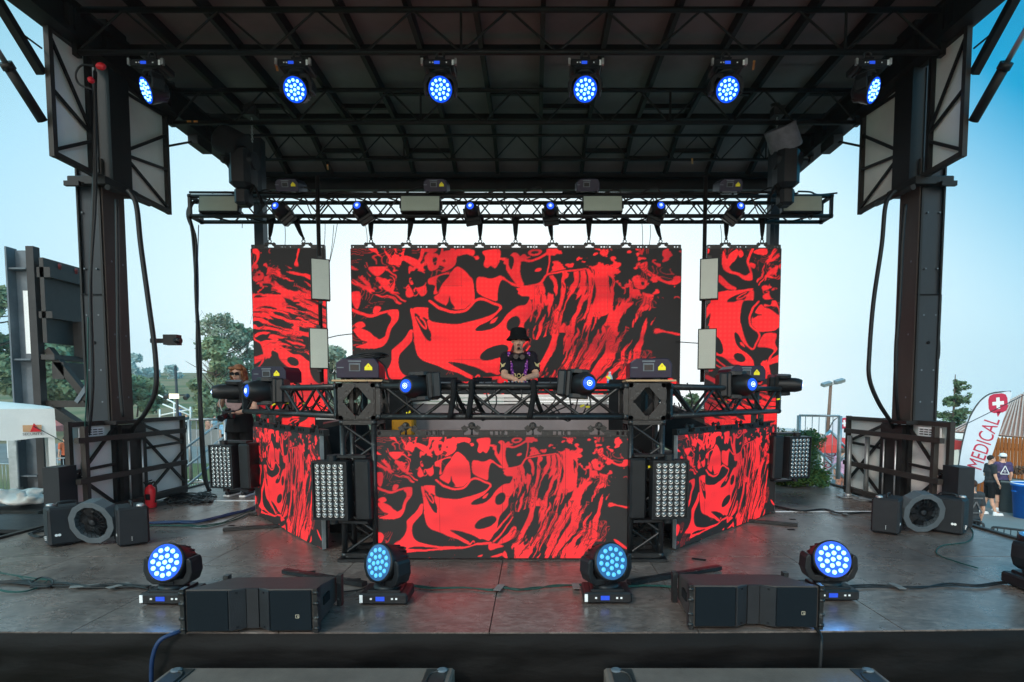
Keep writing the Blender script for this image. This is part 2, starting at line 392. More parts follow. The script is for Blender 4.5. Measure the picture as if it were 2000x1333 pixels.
for i in range(nx+1):
    x = -4.72+9.44*i/nx
    for j, (dy, z) in enumerate(prof):
        q = min(1, j/5); w_ = .012*math.sin(x*3.1+j*.5)+.010*math.sin(x*7.7+1+j*.9)+.006*math.sin(x*17+j)
        vs.append((x, FE(x)-.012+dy+w_*q, z+(.010*math.sin(x*2.3+j*1.3)*q)))
m_ = len(prof)
fs = [(i*m_+j, i*m_+j+1, (i+1)*m_+j+1, (i+1)*m_+j) for i in range(nx) for j in range(m_-1)]
MB().add(vs, fs, True).build('skirt', skm, st, True)
wt = MB(); wt.box((-3.3, 7.02, .0015), (2.5, .055, .003)); wt.box((3.55, 6.35, .0015), (1.35, .04, .003)); wt.each('white_tape', wlab, st, True)
# small dark slots in the floor
sl_ = MB()
for px, py, w1, rz in ((1365, 1093, .11, -.5), (1545, 1035, .07, 0), (1548, 1015, .06, 0), (602, 1118, .1, .3), (690, 1133, .1, .2), (452, 1027, .06, 0)):
    p = W(px, py, 4); t = (CAM.z)/(CAM.z-p.z); q = CAM+(p-CAM)*t; sl_.box((q.x, q.y, .0015), (w1, .04, .003), (0, 0, rz))
sl_.each('floor_slot', blackcloth, st, True)
def FL(px, py):                         # where the floor is seen at this pixel
    p = W(px, py, 4); t = CAM.z/(CAM.z-p.z); return CAM+(p-CAM)*t
# ================================================================ roof
rf = thing('stage_roof', 'black steel stage roof with rafters, cross trusses and grey underside panels', 'stage roof', (0, 6, 4.85))
ZR, YF, YK, YB, ZB = 5.20, 1.2, 8.75, 9.55, 4.88
def rz(y): return ZR if y < YK else ZR+(ZB-ZR)*(y-YK)/(YB-YK)
rp = MB()
for i in range(13):                     # panels between the rafters, each with its own joint
    x0, x1 = -4.46+i*.6862, -4.46+(i+1)*.6862
    ys = [YF, 2.6, 4.05, 5.5, 7.1, YK, YB]
    for j in range(6):
        a, b2 = ys[j]+.004, ys[j+1]-.004; q = random.uniform(-.004, .004)
        rp.add([(x0+.003, a, rz(a)+.13+q), (x1-.003, a, rz(a)+.13+q), (x1-.003, b2, rz(b2)+.13+q), (x0+.003, b2, rz(b2)+.13+q)], [(0, 3, 2, 1)])
        rp.add([(x0, a-.01, rz(a)+.16), (x1, a-.01, rz(a)+.16), (x1, b2+.01, rz(b2)+.16), (x0, b2+.01, rz(b2)+.16)], [(0, 1, 2, 3), (0, 3, 2, 1)])
rp.build('roof_panel', roofm, rf, True)
for i in range(1, 13):
    x = -4.46+i*.6862; q = MB(); q.beam((x, YF, ZR+.06), (x, YK, ZR+.06), .05, .13); q.beam((x, YK, ZR+.06), (x, YB, ZB+.06), .05, .13)
    q.build('rafter', steel, rf, True)
pl = MB(); random.seed(3)
for y in (2.0, 2.95, 4.4, 6.6, 8.15): pl.beam((-4.44, y, rz(y)+.02), (4.44, y, rz(y)+.02), .05, .07)
for i in range(13):
    x0 = -4.46+i*.6862
    for y in (3.5+.25*(i % 2), 5.1-.3*(i % 3), 7.6+.35*(i % 2), 9.05+.14*(i % 2)):
        if (i*7+int(y*10)) % 3: pl.beam((x0, y, rz(y)+.06), (x0+.6862, y, rz(y)+.06), .045, .06)
pl.each('purlin', steel, rf, True)
for s_ in (-1, 1):
    q = MB(); x = s_*4.42
    q.box((x, 4.9, 5.06), (.10, 9.2, .42)); q.box((x-s_*.09, 4.9, 4.87), (.16, 9.2, .05)); q.box((x-s_*.08, 4.9, 5.19), (.14, 9.2, .04))
    for y in fr(1, 9, 10): q.box((x-s_*.07, y, 5.1), (.06, .05, .38))
    q.build('side_beam', steel, rf, True)
    q = MB(); q.box((s_*4.36, 8.0, 4.80), (.13, .34, .16)); q.build('bracket', steel, rf, True)
    q = MB(); q.tube((s_*4.38, 7.9, 4.78), (s_*4.40, 7.30, 4.45), .014); q.build('stay', steel, rf, True)
    q = MB(); q.box((s_*3.72, 8.35, 2.35), (.13, .14, 5.3)); q.box((s_*3.72, 8.35, -.28), (.3, .3, .02)); q.build('rear_post', colm, rf, True)
q = MB(); q.box((0, 9.55, 4.76), (8.9, .12, .10)); q.box((0, 9.44, 4.90), (8.9, .06, .05)); q.box((0, 9.6, 5.0), (8.9, .05, .45)); q.build('rear_beam', steel, rf, True)
def flat_truss(y, zb, zt, nb, x0=-4.34, x1=4.34, r=.028):
    t = MB(); t.tube((x0, y, zb), (x1, y, zb), r, n=8); t.tube((x0, y, zt), (x1, y, zt), r, n=8)
    for i in range(nb):
        a, b2 = x0+(x1-x0)*i/nb, x0+(x1-x0)*(i+1)/nb; m2 = (a+b2)/2
        t.tube((a, y, zb), (m2, y, zt), r*.42, n=6, caps=False); t.tube((m2, y, zt), (b2, y, zb), r*.42, n=6, caps=False)
    for i in range(0, nb+1, 4): t.tube((x0+(x1-x0)*i/nb, y, zb), (x0+(x1-x0)*i/nb, y, zt), r*.5, n=6, caps=False)
    for s_ in (x0, x1): t.box((s_, y, (zb+zt)/2), (.05, .07, zt-zb+.08))
    return t.build('cross_truss', steel, rf, True)
flat_truss(5.88, 4.76, 5.17, 9); flat_truss(7.36, 4.77, 5.17, 11); flat_truss(4.4, 4.76, 5.17, 9); flat_truss(2.9, 4.76, 5.17, 9); flat_truss(8.55, 4.80, 5.15, 13, r=.022)
# bits of copper strip and tape along the chords
q = MB()
for px, py, d, l in ((640, 327, 8.0, 0), (1352, 315, 8.0, 0), (540, 130, 6.3, 0), (1472, 128, 6.3, 0)):
    p = W(px, py, d); q.box((p.x, p.y, p.z), (.022, .16, .015), (0, 0, .3 if px < 1000 else -.3))
for px, py in ((370, 247), (383, 247)):
    p = W(px, py, 7.33); q.box((p.x, 7.325, 4.77), (.05, .008, .02))
q.each('tape_strip', orange, rf, True)
# ================================================================ columns, folding wings
def column(s_):
    side = 'left' if s_ < 0 else 'right'
    t = thing('stage_column', f'tall dark steel roof column standing at the {side} edge of the stage', 'column', (s_*4.56, 6.4, 0), group='roof columns of the stage')
    x = s_*4.56; q = MB()
    # outer telescoping channel: web and flanges
    q.box((x+s_*.012, 6.39, 2.93), (.225, .27, 3.8)); q.box((x+s_*.02, 6.245, 1.72), (.26, .02, 1.4)); q.box((x+s_*.02, 6.54, 1.72), (.26, .02, 1.4))
    q.build('inner_mast', colm, t, True); q = MB(); q.box((x-s_*.075, 6.42, 4.50), (.33, .30, 1.72)); q.build('upper_sleeve', steel, t, True); q = MB()
    for z in (1.25, 1.6, 2.2, 2.7, 3.3):
        for o_ in (-.06, .07): q.tube((x+s_*(.02+o_), 6.25, z), (x+s_*(.02+o_), 6.232, z), .010, n=6)
    for z in (1.3, 2.0, 2.8): q.tube((x-s_*.142, 6.33, z), (x-s_*.130, 6.33, z), .012, n=6); q.tube((x-s_*.142, 6.50, z), (x-s_*.130, 6.50, z), .012, n=6)
    q.each('bolt', steelg, t, True); q = MB(); q.box((x+s_*.03, 6.250, 2.02), (.10, .006, .07)); q.build('label_plate', steelg, t, True)
    q = MB(); q.box((x-s_*.125, 6.40, 2.45), (.03, .33, 2.85)); q.build('inner_plate', colb, t, True); q = MB(); q.box((x-s_*.115, 6.230, 2.45), (.022, .03, 2.85)); q.box((x+s_*.125, 6.235, 2.45), (.018, .03, 2.85)); q.each('flange', steel, t, True)
    q = MB(); q.box((x-s_*.04, 6.4, 3.62), (.42, .50, .08), ch=.01); q.box((x-s_*.16, 6.14, 3.60), (.22, .06, .08)); q.box((x+s_*.10, 6.14, 3.57), (.16, .04, .05)); q.tube((x-s_*.3, 6.1, 3.52), (x-s_*.3, 6.75, 3.56), .03); q.build('collar', steel, t, True)
    q = MB(); q.box((x, 6.4, .02), (.5, .5, .03)); q.box((x, 6.4, 1.02), (.44, .44, .04)); q.build('base_plate', steel, t, True)
    q = MB(); q.tube((x+s_*.150, 6.40, 1.05), (x+s_*.150, 6.40, 3.55), .018, n=8); q.build('lift_tube', mat('pale_blue_pipe', (.20, .42, .52), .4, 0, .1, 4), t, True)
    q = MB(); q.tube((x+s_*.02, 6.225, 1.9), (x+s_*.02, 6.24, 1.9), .018); q.box((x, 6.225, 2.42), (.26, .012, .012)); q.each('pin_hole', blackcloth, t, True)
    q = MB(); q.box((x+s_*.19, 6.45, 1.45), (.07, .09, 1.55)); q.path([(x+s_*.22, 6.42, 2.0), (x+s_*.27, 6.42, 1.98), (x+s_*.28, 6.42, 1.75), (x+s_*.22, 6.42, 1.62)], .008); q.build('handle_rail', steel, t, True)
    return t
column(-1); column(1)
def wing(s_, z0, z1, d0, d1, name, label, upper):
    x = s_*(4.41 if upper else 4.50); t = thing(name, label, 'stage wing', (x, (d0+d1)/2, z0), group=None)
    P = lambda d, z, o=0: (x-s_*o, d, z)
    sh = MB(); 
    gap = (6.1, 6.62) if upper else (6.36, 6.80)
    for a, b2 in ((d0, gap[0]), (gap[1], d1)):
        sh.box((x+s_*.03, (a+b2)/2, (z0+z1)/2), (.012, b2-a-.02, z1-z0-.04))
    if upper: sh.box((x+s_*.03, 6.1, 5.12), (.01, .55, .36))
    sh.each('panel', whitep, t, True)
    for a in (d0, gap[0], gap[1], d1):
        q = MB(); q.box(P(a, (z0+z1)/2), (.05, .05, z1-z0+.06)); q.build('upright', steelb if a in (d0, d1) else steel, t, True)
    for z in (z0, z1):
        q = MB(); q.box(P((d0+d1)/2, z), (.055, d1-d0, .05)); q.build('rail', steelb, t, True)
    q = MB(); zm = z0+(z1-z0)*.5
    def br(a, za, b2, zb): q.beam(P(a, za, .01), P(b2, zb, .01), .022, .03)
    if upper:
        br(d0, z1-.08, gap[0], z0+.42); br(d0, z0+.62, gap[0], z0+.42-.02); br(d0, z0+.04, gap[0], z0+.33)
        br(gap[1], z0+.46, d1, z1-.25); br(gap[1], z0+.40, d1, z0+.52); br(gap[1], z0+.36, d1, z0+.03); br(gap[1], z1-.1, d1, z1-.02)
    else:
        br(d0, z0+.35, gap[0], z1-.05); br(d0, z0+.5, gap[0], z0+.03); br(d0, zm, gap[0], zm+.02)
        br(gap[1], z1-.05, d1, z0+.66); br(gap[1], z0+.05, d1, z0+.55); br(gap[1], z0+.64, d1, z0+.66); br(gap[1], zm+.3, d1, z0+.1)
    q.each('brace', steel, t, True)
    if not upper:
        q = MB()
        q.box((x-s_*.12, (d0+d1)/2-.1, .86), (.05, d1-d0-.1, .055)); q.box((x-s_*.12, (d0+d1)/2-.1, .44), (.05, d1-d0-.1, .055)); q.box((x-s_*.1, (d0+d1)/2+.1, .10), (.07, d1-d0-.5, .05))
        q.box((x-s_*.10, d0+.08, .5), (.05, .05, 1.0)); q.each('guard_rail', steelb, t, True)
        q = MB()
        for a in (6.46, 6.68): q.path([(x-s_*.085, a, .04), (x-s_*.085, a, .80)], .010, 8, 1)
        q.each('tie_rod', alu, t, True)
        q = MB(); q.box((x-s_*.02, 6.58, .5), (.10, .40, .97)); q.build('centre_web', steel, t, True)
        q = MB(); q.box((x+s_*.02, d0-.10, .31), (.16, .22, .60)); q.build('end_box', plasg, t, True)
        q = MB(); q.box((x-s_*.035, d0+.26, .93), (.01, .34, .10)); q.build('label_plate', wlab, t, True)
        q = MB()
        for k_ in range(4):
            for r_ in range(3): q.box((x-s_*.042, d0+.15+k_*.075, .955-r_*.025), (.006, .055, .009))
        q.build('label_print', blackcloth, t, True)
    return t
for s_, sd in ((-1, 'left'), (1, 'right')):
    t = wing(s_, 3.66, 4.86, 5.62, 7.34, 'folding_wing', f'raised {sd} wing of pale panels in black frame around the column top', True)
    q = MB(); q.beam((s_*4.47, 5.60, 4.40), (s_*4.47, 5.05, 4.90), .07, .07); q.build('strut', steel, t, True)
    q = MB(); q.beam((s_*4.44, 5.58, 4.62), (s_*4.46, 5.38, 4.64), .012, .012); q.build('link', steel, t, True)
    q = MB(); a, b2 = V((s_*4.47, 5.58, 3.95)), V((s_*4.49, 5.24, 4.30)); q.tube(a, b2, .045, n=12); q.tube(b2-(b2-a)*.12, b2, .055, n=12); q.build('cylinder_body', steel, t, True)
    q = MB(); q.tube(b2, b2+(b2-a).normalized()*.6, .024, n=10); q.build('cylinder_rod', alu, t, True)
    wing(s_, .04, 1.02, 5.73, 7.6, 'folded_wing', f'folded {sd} wing of pale panels in black frame at the column foot', False)
# ================================================================ picture on the LED walls (red and charcoal marbling)
def smooth_poly(P, closed=True, sub=5):
    n = len(P); Q = []
    rng = range(n if closed else n-1)
    for i in rng:
        g = (lambda k_: P[k_ % n]) if closed else (lambda k_: P[min(max(k_, 0), n-1)])
        a, b2, c, d = [np.array(g(i+k_), float) for k_ in (-1, 0, 1, 2)]
        for k_ in range(sub):
            t = k_/sub; Q.append(.5*((2*b2)+(c-a)*t+(2*a-5*b2+4*c-d)*t*t+(3*b2-a-3*c+d)*t**3))
    if not closed: Q.append(np.array(P[-1], float))
    return np.array(Q)
def inside(X, Y, P):
    r = np.zeros(X.shape, bool); n = len(P); j = n-1
    for i in range(n):
        xi, yi = P[i]; xj, yj = P[j]; j = i
        if yi == yj: continue
        c = ((yi > Y) != (yj > Y)) & (X < (xj-xi)*(Y-yi)/(yj-yi)+xi); r ^= c
    return r
def stroke(X, Y, P, w0, w1=None):
    Q = smooth_poly(P, False, 6); r = np.zeros(X.shape, bool); w1 = w0 if w1 is None else w1
    for i in range(len(Q)-1):
        a, b2 = Q[i], Q[i+1]; d = b2-a; L2 = max(1e-6, d@d); t = np.clip(((X-a[0])*d[0]+(Y-a[1])*d[1])/L2, 0, 1)
        ww = w0+(w1-w0)*i/len(Q); r |= (X-a[0]-t*d[0])**2+(Y-a[1]-t*d[1])**2 < ww*ww
    return r
_rs = np.random.RandomState(11); _T = _rs.rand(64, 64)
def vn(x, y, o=0):
    x = x+o*17.3; y = y+o*9.1; xi = np.floor(x).astype(int); yi = np.floor(y).astype(int); fx = x-xi; fy = y-yi
    fx = fx*fx*(3-2*fx); fy = fy*fy*(3-2*fy); g = lambda a, b2: _T[(xi+a) % 64, (yi+b2) % 64]
    return (g(0,0)*(1-fx)+g(1,0)*fx)*(1-fy)+(g(0,1)*(1-fx)+g(1,1)*fx)*fy
def fbm(x, y, o=0, n=4): return sum(vn(x*2**k_, y*2**k_, o+k_*3)*.5**k_ for k_ in range(n))/(2-.5**(n-1))
def art(u, v):                          # u, v in 0..1 (v from the top) -> amount of red
    X = u*1975+12; Y = v*945+15
    wx = (fbm(X/90, Y/90, 1)-.5)*16; wy = (fbm(X/90, Y/90, 5)-.5)*16
    Xw, Yw = X+wx, Y+wy; Rd = np.zeros(X.shape, bool)
    def pos(P): Rd[:] |= inside(Xw, Yw, smooth_poly(P))
    def neg(P): Rd[:] &= ~inside(Xw, Yw, smooth_poly(P))
    def ell(c, rx, ry, a):
        a = R(a); dx, dy = Xw-c[0], Yw-c[1]; p = dx*math.cos(a)+dy*math.sin(a); q = -dx*math.sin(a)+dy*math.cos(a); return (p/rx)**2+(q/ry)**2 < 1
    # procedural marbling: slanting streaks on the right half, torn swirls at top left
    th = R(112)+.5*(fbm(X/420, Y/420, 8)-.5)-.00055*np.clip(420-Y, 0, 400)*1.3
    p = (X-1300)*np.cos(th)+(Y-500)*np.sin(th); q = -(X-1300)*np.sin(th)+(Y-500)*np.cos(th)
    q = q+26*(fbm(X/130, Y/130, 4)-.5)*2
    q = q+70*(fbm(X/300, Y/240, 14, 2)-.5)+20*(fbm(X/75, Y/110, 17, 2)-.5)
    s1 = fbm(p/185+3, q/20, 2, 4)
    reg = inside(Xw, Yw, smooth_poly([(1025,960),(1120,800),(1195,640),(1210,560),(1110,600),(1085,520),(1095,380),(1130,260),(1210,185),(1400,150),(1540,110),(1650,180),(1760,290),(1880,330),(1830,470),(1770,600),(1740,720),(1740,860),(1660,965)]))
    Rd |= reg & (s1 > .512)
    th2 = R(38)+.9*(fbm(X/260, Y/260, 21)-.5)*2
    p2 = X*np.cos(th2)+Y*np.sin(th2); q2 = -X*np.sin(th2)+Y*np.cos(th2)
    s2 = fbm(p2/110, q2/24, 12, 4)
    Rd |= inside(X, Y, [(0,0),(640,0),(600,130),(470,200),(440,300),(300,370),(130,300),(0,240)]) & (s2 > .575)
    s3 = fbm(X/60, Y/42, 31, 4); Rd |= inside(X, Y, [(1180,0),(2000,0),(2000,330),(1900,330),(1700,330),(1560,190),(1400,120),(1180,170)]) & (s3 > .60)
    s4 = fbm(X/70, Y/42, 41, 4); Rd |= inside(X, Y, [(700,0),(1200,0),(1200,60),(900,130),(700,80)]) & (s4 > .60)
    # the drawn shapes
    pos([(650,128),(690,150),(720,185),(742,220),(746,335),(720,368),(690,392),(640,400),(600,388),(560,368),(520,345),(505,320),(540,290),(560,250),(585,200),(612,160)])
    neg([(600,315),(592,355),(574,382),(600,392),(632,390),(610,352)])
    pos([(478,205),(520,188),(560,172),(598,168),(572,230),(540,285),(505,300),(512,250),(474,238)])
    neg([(535,190),(600,180),(560,240),(530,290),(520,240)])
    pos([(765,205),(800,196),(850,205),(912,190),(917,250),(890,290),(885,345),(840,335),(800,322),(766,292)])
    pos([(1000,272),(1060,256),(1142,250),(1112,330),(1085,335),(1050,325),(1010,300)])
    pos([(985,40),(1020,60),(1030,130),(1046,246),(1002,240),(965,190),(940,140),(955,80)]); neg([(962,60),(985,70),(988,110),(970,150),(955,110)])
    neg([(1035,95),(1195,60),(1195,190),(1110,245),(1050,245)])
    Rd |= ell((1110, 40), 42, 22, 0) & ~ell((1110, 40), 24, 10, 0); Rd |= ell((1135, 152), 20, 10, -20)
    Rd |= stroke(Xw, Yw, [(1035,82),(1090,92),(1150,72),(1195,35)], 7); Rd |= stroke(Xw, Yw, [(920,205),(970,240),(1060,256),(1140,240),(1190,180),(1300,160),(1420,140)], 9, 4)
    Rd |= stroke(Xw, Yw, [(1195,20),(1198,100),(1185,180)], 4)
    pos([(800,30),(895,22),(905,80),(878,140),(850,128),(828,140),(805,120),(815,70)]); pos([(640,20),(745,20),(740,60),(700,50),(650,62)]); pos([(560,40),(640,30),(640,110),(590,150),(550,160),(585,110)])
    neg([(650,70),(740,60),(770,140),(745,200),(700,150),(655,110)])
    pos([(310,72),(360,65),(420,92),(440,130),(430,150),(370,120)]); pos([(115,135),(220,136),(175,192)]); pos([(470,60),(520,45),(550,80),(530,140),(480,150)]); neg([(505,70),(530,75),(522,120),(508,115)])
    pos([(165,200),(200,205),(245,260),(240,290),(205,270)]); pos([(20,205),(70,240),(150,280),(120,285),(60,255)]); pos([(335,290),(360,260),(385,300),(370,325),(340,320)]); pos([(400,250),(450,235),(465,290),(430,315)])
    neg([(370,160),(450,170),(455,240),(400,260),(375,210)]); neg([(360,325),(470,320),(470,385),(400,400),(365,385)])
    # the wide lower shape with its dark eyes
    pos([(472,465),(540,488),(625,498),(700,482),(790,460),(860,430),(940,385),(1010,375),(1085,335),(1096,400),(1082,450),(1050,492),(1042,550),(1000,605),(972,650),(956,722),(922,790),(888,822),(838,806),(760,830),(700,830),(620,792),(540,762),(432,706),(395,650),(381,560),(372,470),(362,398),(388,420),(440,540),(480,602),(490,560),(470,510)])
    pos([(380,396),(450,388),(473,402),(472,462),(440,450),(424,500),(402,440)])
    neg([(388,430),(440,465),(478,535),(490,602),(455,592),(418,530)]); Rd |= stroke(Xw, Yw, [(400,450),(430,505),(455,525),(450,480),(425,455)], 5)
    neg([(475,372),(520,402),(600,425),(680,412),(725,380),(762,352),(800,350),(872,392),(870,412),(830,440),(760,460),(700,476),(620,495),(540,484),(475,462)])
    Rd |= stroke(Xw, Yw, [(478,346),(530,388),(600,414),(660,414),(710,394),(750,350),(800,340),(860,362),(905,386),(885,425),(850,465)], 8)
    neg([(930,300),(1000,320),(1080,318),(1062,368),(1005,385),(952,432),(905,490),(840,530),(760,538),(768,512),(840,470),(890,425),(925,380)])
    pos([(890,450),(870,480),(842,492),(850,470)]); neg([(920,215),(1000,270),(1010,300),(960,340),(905,330),(890,280)])
    Rd &= ~(ell((985, 495), 54, 36, -58) | ell((868, 682), 92, 40, -24))
    neg([(585,738),(650,744),(760,780),(850,830),(800,852),(762,852),(735,832),(650,782)]); Rd |= stroke(Xw, Yw, [(745,850),(765,825),(775,835)], 4)
    pos([(355,535),(325,590),(290,625),(247,665),(245,720),(222,780),(182,825),(148,852),(238,872),(222,912),(330,908),(500,896),(680,886),(800,856),(905,848),(905,830),(800,840),(742,862),(620,872),(480,864),(350,838),(300,802),(286,740),(300,690),(335,650),(372,600),(376,540)])
    neg([(374,545),(390,620),(412,690),(500,745),(620,805),(712,852),(620,862),(480,852),(350,826),(305,795),(292,742),(305,692),(345,650),(370,610)])
    Rd |= stroke(Xw, Yw, [(395,600),(430,706),(540,764),(640,800),(742,850)], 13, 7)
    neg([(250,880),(330,868),(500,882),(330,892)])
    # left margin
    pos([(12,295),(58,290),(66,340),(42,402),(12,345)]); pos([(225,425),(283,402),(287,460),(247,530),(216,610),(180,645),(110,652),(25,642),(100,612),(60,590),(22,540),(60,525),(110,545),(150,580),(195,572),(230,510),(246,460)])
    Rd |= stroke(Xw, Yw, [(12,405),(70,432),(130,442),(200,420),(280,408)], 10, 6); pos([(30,500),(70,484),(92,510),(50,528)]); pos([(150,380),(185,390),(170,420),(140,425)]); pos([(12,765),(45,763),(62,792),(42,838),(12,845)])
    neg([(150,560),(210,540),(205,570),(170,592)])
    # right margin
    pos([(1868,808),(1900,818),(1972,868),(1975,888),(1910,852)]); pos([(1835,535),(1860,528),(1985,555),(1985,568),(1900,550),(1840,562)]); pos([(1740,130),(1780,100),(1790,150),(1850,195),(1900,220),(1985,205),(1960,240),(1880,230),(1800,190)])
    Rd |= ell((1745, 235), 42, 38, 0) & ~ell((1760, 235), 10, 12, 0); pos([(1555,560),(1565,450),(1620,380),(1700,360),(1650,420),(1600,500)]); pos([(1470,190),(1540,180),(1560,260),(1575,400),(1500,450),(1440,420),(1480,300)]); pos([(1230,540),(1240,490),(1262,515),(1285,488),(1300,510),(1322,500),(1318,545)])
    pos([(905,948),(1020,912),(1012,930),(940,950)]); pos([(800,948),(840,935),(830,952)]); pos([(890,850),(950,845),(1010,862),(960,880),(900,895)])
    Rd |= stroke(Xw, Yw, [(900,800),(970,720),(1030,650),(1070,605)], 8, 5) | stroke(Xw, Yw, [(930,830),(1000,760),(1080,640)], 7, 4)
    pos([(1040,770),(1085,715),(1110,730),(1090,790),(1030,830),(960,850),(990,810)]); neg([(1860,340),(1990,330),(1990,520),(1850,520)])
    cont = np.zeros(X.shape, bool)
    f1 = fbm(X/130+.5*np.sin(Y/70), Y/85, 61, 2); f2 = fbm(p/230, q/50, 71, 2)
    for lv in (.34, .42, .50, .58, .66): cont |= (np.abs(f1-lv) < .0065) & ((X < 620) | (X > 1560))
    for lv in (.38, .46, .54, .62): cont |= (np.abs(f2-lv) < .010) & (X > 1060) & (X < 1820)
    cont &= fbm(X/120, Y/90, 91, 2) > .56
    cont &= ~ell((390, 760), 150, 130, 0) & ~((X > 1840) & (Y > 330) & (Y < 800))
    return np.where(Rd, np.where(cont & (X > 1060), .25, 1.0), np.where(cont, .50, 0.0))
def led_face(name, wd, ht, nx, ny, fn, parent, moire=0, red=(1.0, .004, .014), dark=(.010, .010, .010)):
    U, Vv = np.meshgrid(np.linspace(0, 1, nx), np.linspace(0, 1, ny))
    ss = np.zeros(U.shape)
    for ox, oy in ((-.25, -.25), (.25, -.25), (-.25, .25), (.25, .25)):
        a, b2 = fn(U+ox/nx, Vv+oy/ny); ss += art(a, b2)
    ss /= 4
    g = .35+.65*(.5+.5*np.sin(U*wd*2*PI*16.4))*(.5+.5*np.sin(Vv*ht*2*PI*16.4)) if moire else np.zeros(U.shape)+.4
    lo = np.clip(.12+1.45*fbm(U*wd*1.6, Vv*ht*3.2, 50, 3), .38, 1.05); c = np.zeros((*U.shape, 4)); c[..., 3] = 1
    # one LED tile is a little brighter than the next
    tn = _rs.rand(40, 40)*.10+.95; tile = tn[(U*.999*wd/.5).astype(int), (Vv*.999*ht/.5).astype(int)]
    for k_ in range(3):
        rv = red[k_]+((0, .036, .022) if moire else (0, .022, .018))[k_]*(g if moire else 1)*lo
        c[..., k_] = (ss*rv*tile*(lo if k_ == 0 else 1)+(1-ss)*dark[k_])
    vs = np.stack([(U-.5)*wd, np.zeros(U.shape), ht*(1-Vv)], -1).reshape(-1, 3)
    idx = np.arange(nx*ny).reshape(ny, nx); fs = np.stack([idx[1:, :-1], idx[1:, 1:], idx[:-1, 1:], idx[:-1, :-1]], -1).reshape(-1, 4)
    me = bpy.data.meshes.new(name); me.vertices.add(len(vs)); me.vertices.foreach_set('co', vs.ravel())
    me.loops.add(fs.size); me.loops.foreach_set('vertex_index', fs.ravel().astype(np.int32))
    me.polygons.add(len(fs)); me.polygons.foreach_set('loop_start', np.arange(0, fs.size, 4, dtype=np.int32)); me.polygons.foreach_set('loop_total', np.full(len(fs), 4, np.int32))
    me.update(calc_edges=True)
    at = me.color_attributes.new('led', 'FLOAT_COLOR', 'POINT'); at.data.foreach_set('color', c.reshape(-1, 4).ravel().astype(np.float32))
    me.materials.append(ledm); o = bpy.data.objects.new(name, me); COL.objects.link(o); o.parent = parent; return o
ledm = bpy.data.materials.new('led_wall_face'); ledm.use_nodes = True; n_ = ledm.node_tree; b_ = n_.nodes['Principled BSDF']
vc = n_.nodes.new('ShaderNodeVertexColor'); vc.layer_name = 'led'; n_.links.new(vc.outputs[0], b_.inputs['Emission Color']); b_.inputs['Emission Strength'].default_value = 1.1
b_.inputs['Base Color'].default_value = (.020, .018, .018, 1); b_.inputs['Roughness'].default_value = .6; b_.inputs['Specular IOR Level'].default_value = .15
def hanging_bar(parent, x0, z, y=.03, m=None):      # half-metre rigging bar: two rails, small windows, a raised loop in the middle
    q = MB(); q.box((x0+.25, y, z+.007), (.496, .05, .014)); 
    for a, b2 in ((0, .015), (.04, .19), (.31, .40), (.425, .44), (.465, .48), (.49, .497)): q.box((x0+(a+b2)/2, y, z+.028), (b2-a, .05, .030))
    q.box((x0+.10, y, z+.047), (.20, .05, .010)); q.box((x0+.40, y, z+.047), (.19, .05, .010))
    q.beam((x0+.185, y, z+.05), (x0+.215, y, z+.072), .05, .010, (0, 1, 0)); q.beam((x0+.315, y, z+.05), (x0+.285, y, z+.072), .05, .010, (0, 1, 0)); q.box((x0+.25, y, z+.073), (.08, .05, .012))
    return q.build('hanging_bar', m or steelw, parent)
def screen(label, M, wd, ht, fn, nx, ny, moire=0, bars=True, group=None, barm=None):
    t = thing('led_screen', label, 'LED screen', M.translation, M.to_3x3().to_4x4())
    led_face('display', wd, ht, nx, ny, fn, t, moire)
    q = MB(); q.box((0, .028, ht/2), (wd, .054, ht), ch=.004); q.build('cabinet', plas, t)
    q = MB()
    for i in range(1, int(round(wd/.5))): q.box((-wd/2+i*.5, -.0004, ht/2), (.0018, .0006, ht))
    for j in range(1, int(round(ht/.5))): q.box((0, -.0005, j*.5), (wd, .0006, .0018))
    q.build('tile_seam', plas, t)
    q = MB()
    for s_ in (-1, 1): q.box((s_*(wd/2+.003), .016, ht/2), (.006, .032, ht))
    q.each('edge_profile', alu if not moire else plas, t)
    if bars:
        for i in range(int(round(wd/.5))): hanging_bar(t, -wd/2+i*.5, ht+.002, m=barm)
    return t
I4 = Matrix.Identity(4); T = Matrix.Translation
ident = lambda u, v: (u, v)
yR = 7.8
c0 = W(691, 486, yR); c1 = W(1325, 486, yR); zt = c0.z
screen('widest LED screen hanging at the back centre behind the DJ with red marbling', T(((c0.x+c1.x)/2, yR, zt-2.0)), 4.5, 2.0, ident, 460, 205, 1)
rotL = lambda u, v: (1-v, .17+.63*u)
rotR = lambda u, v: (v, .80-.63*u)
screen('tall narrow LED screen hanging at the back left with red marbling', T((W(562, 486, yR).x, yR, zt-3.0)), 1.0, 3.0, rotL, 110, 330, 1)
screen('tall narrow LED screen hanging at the back right with red marbling', T((W(1454, 486, yR).x, yR, zt-3.0)), 1.0, 3.0, rotR, 110, 330, 1)
screen('low LED screen on the front of the DJ booth between the two truss towers', T((0, 4.43, .02)), 2.0, .97, ident, 420, 205)
def yawM(a, b2, z):                     # frame whose X runs from a to b2 on the floor
    d = V((b2[0]-a[0], b2[1]-a[1], 0)); return T(((a[0]+b2[0])/2, (a[1]+b2[1])/2, z)) @ Matrix.Rotation(math.atan2(d.y, d.x), 4, 'Z'), d.length
A0, A1 = W(497, 925, 6.16), W(627, 978, 4.72)
ML, lenL = yawM((A0.x, 6.16), (A1.x, 4.72), .01)
screen('angled LED screen on the left wing of the DJ booth', ML, lenL, .97, ident, 380, 200)
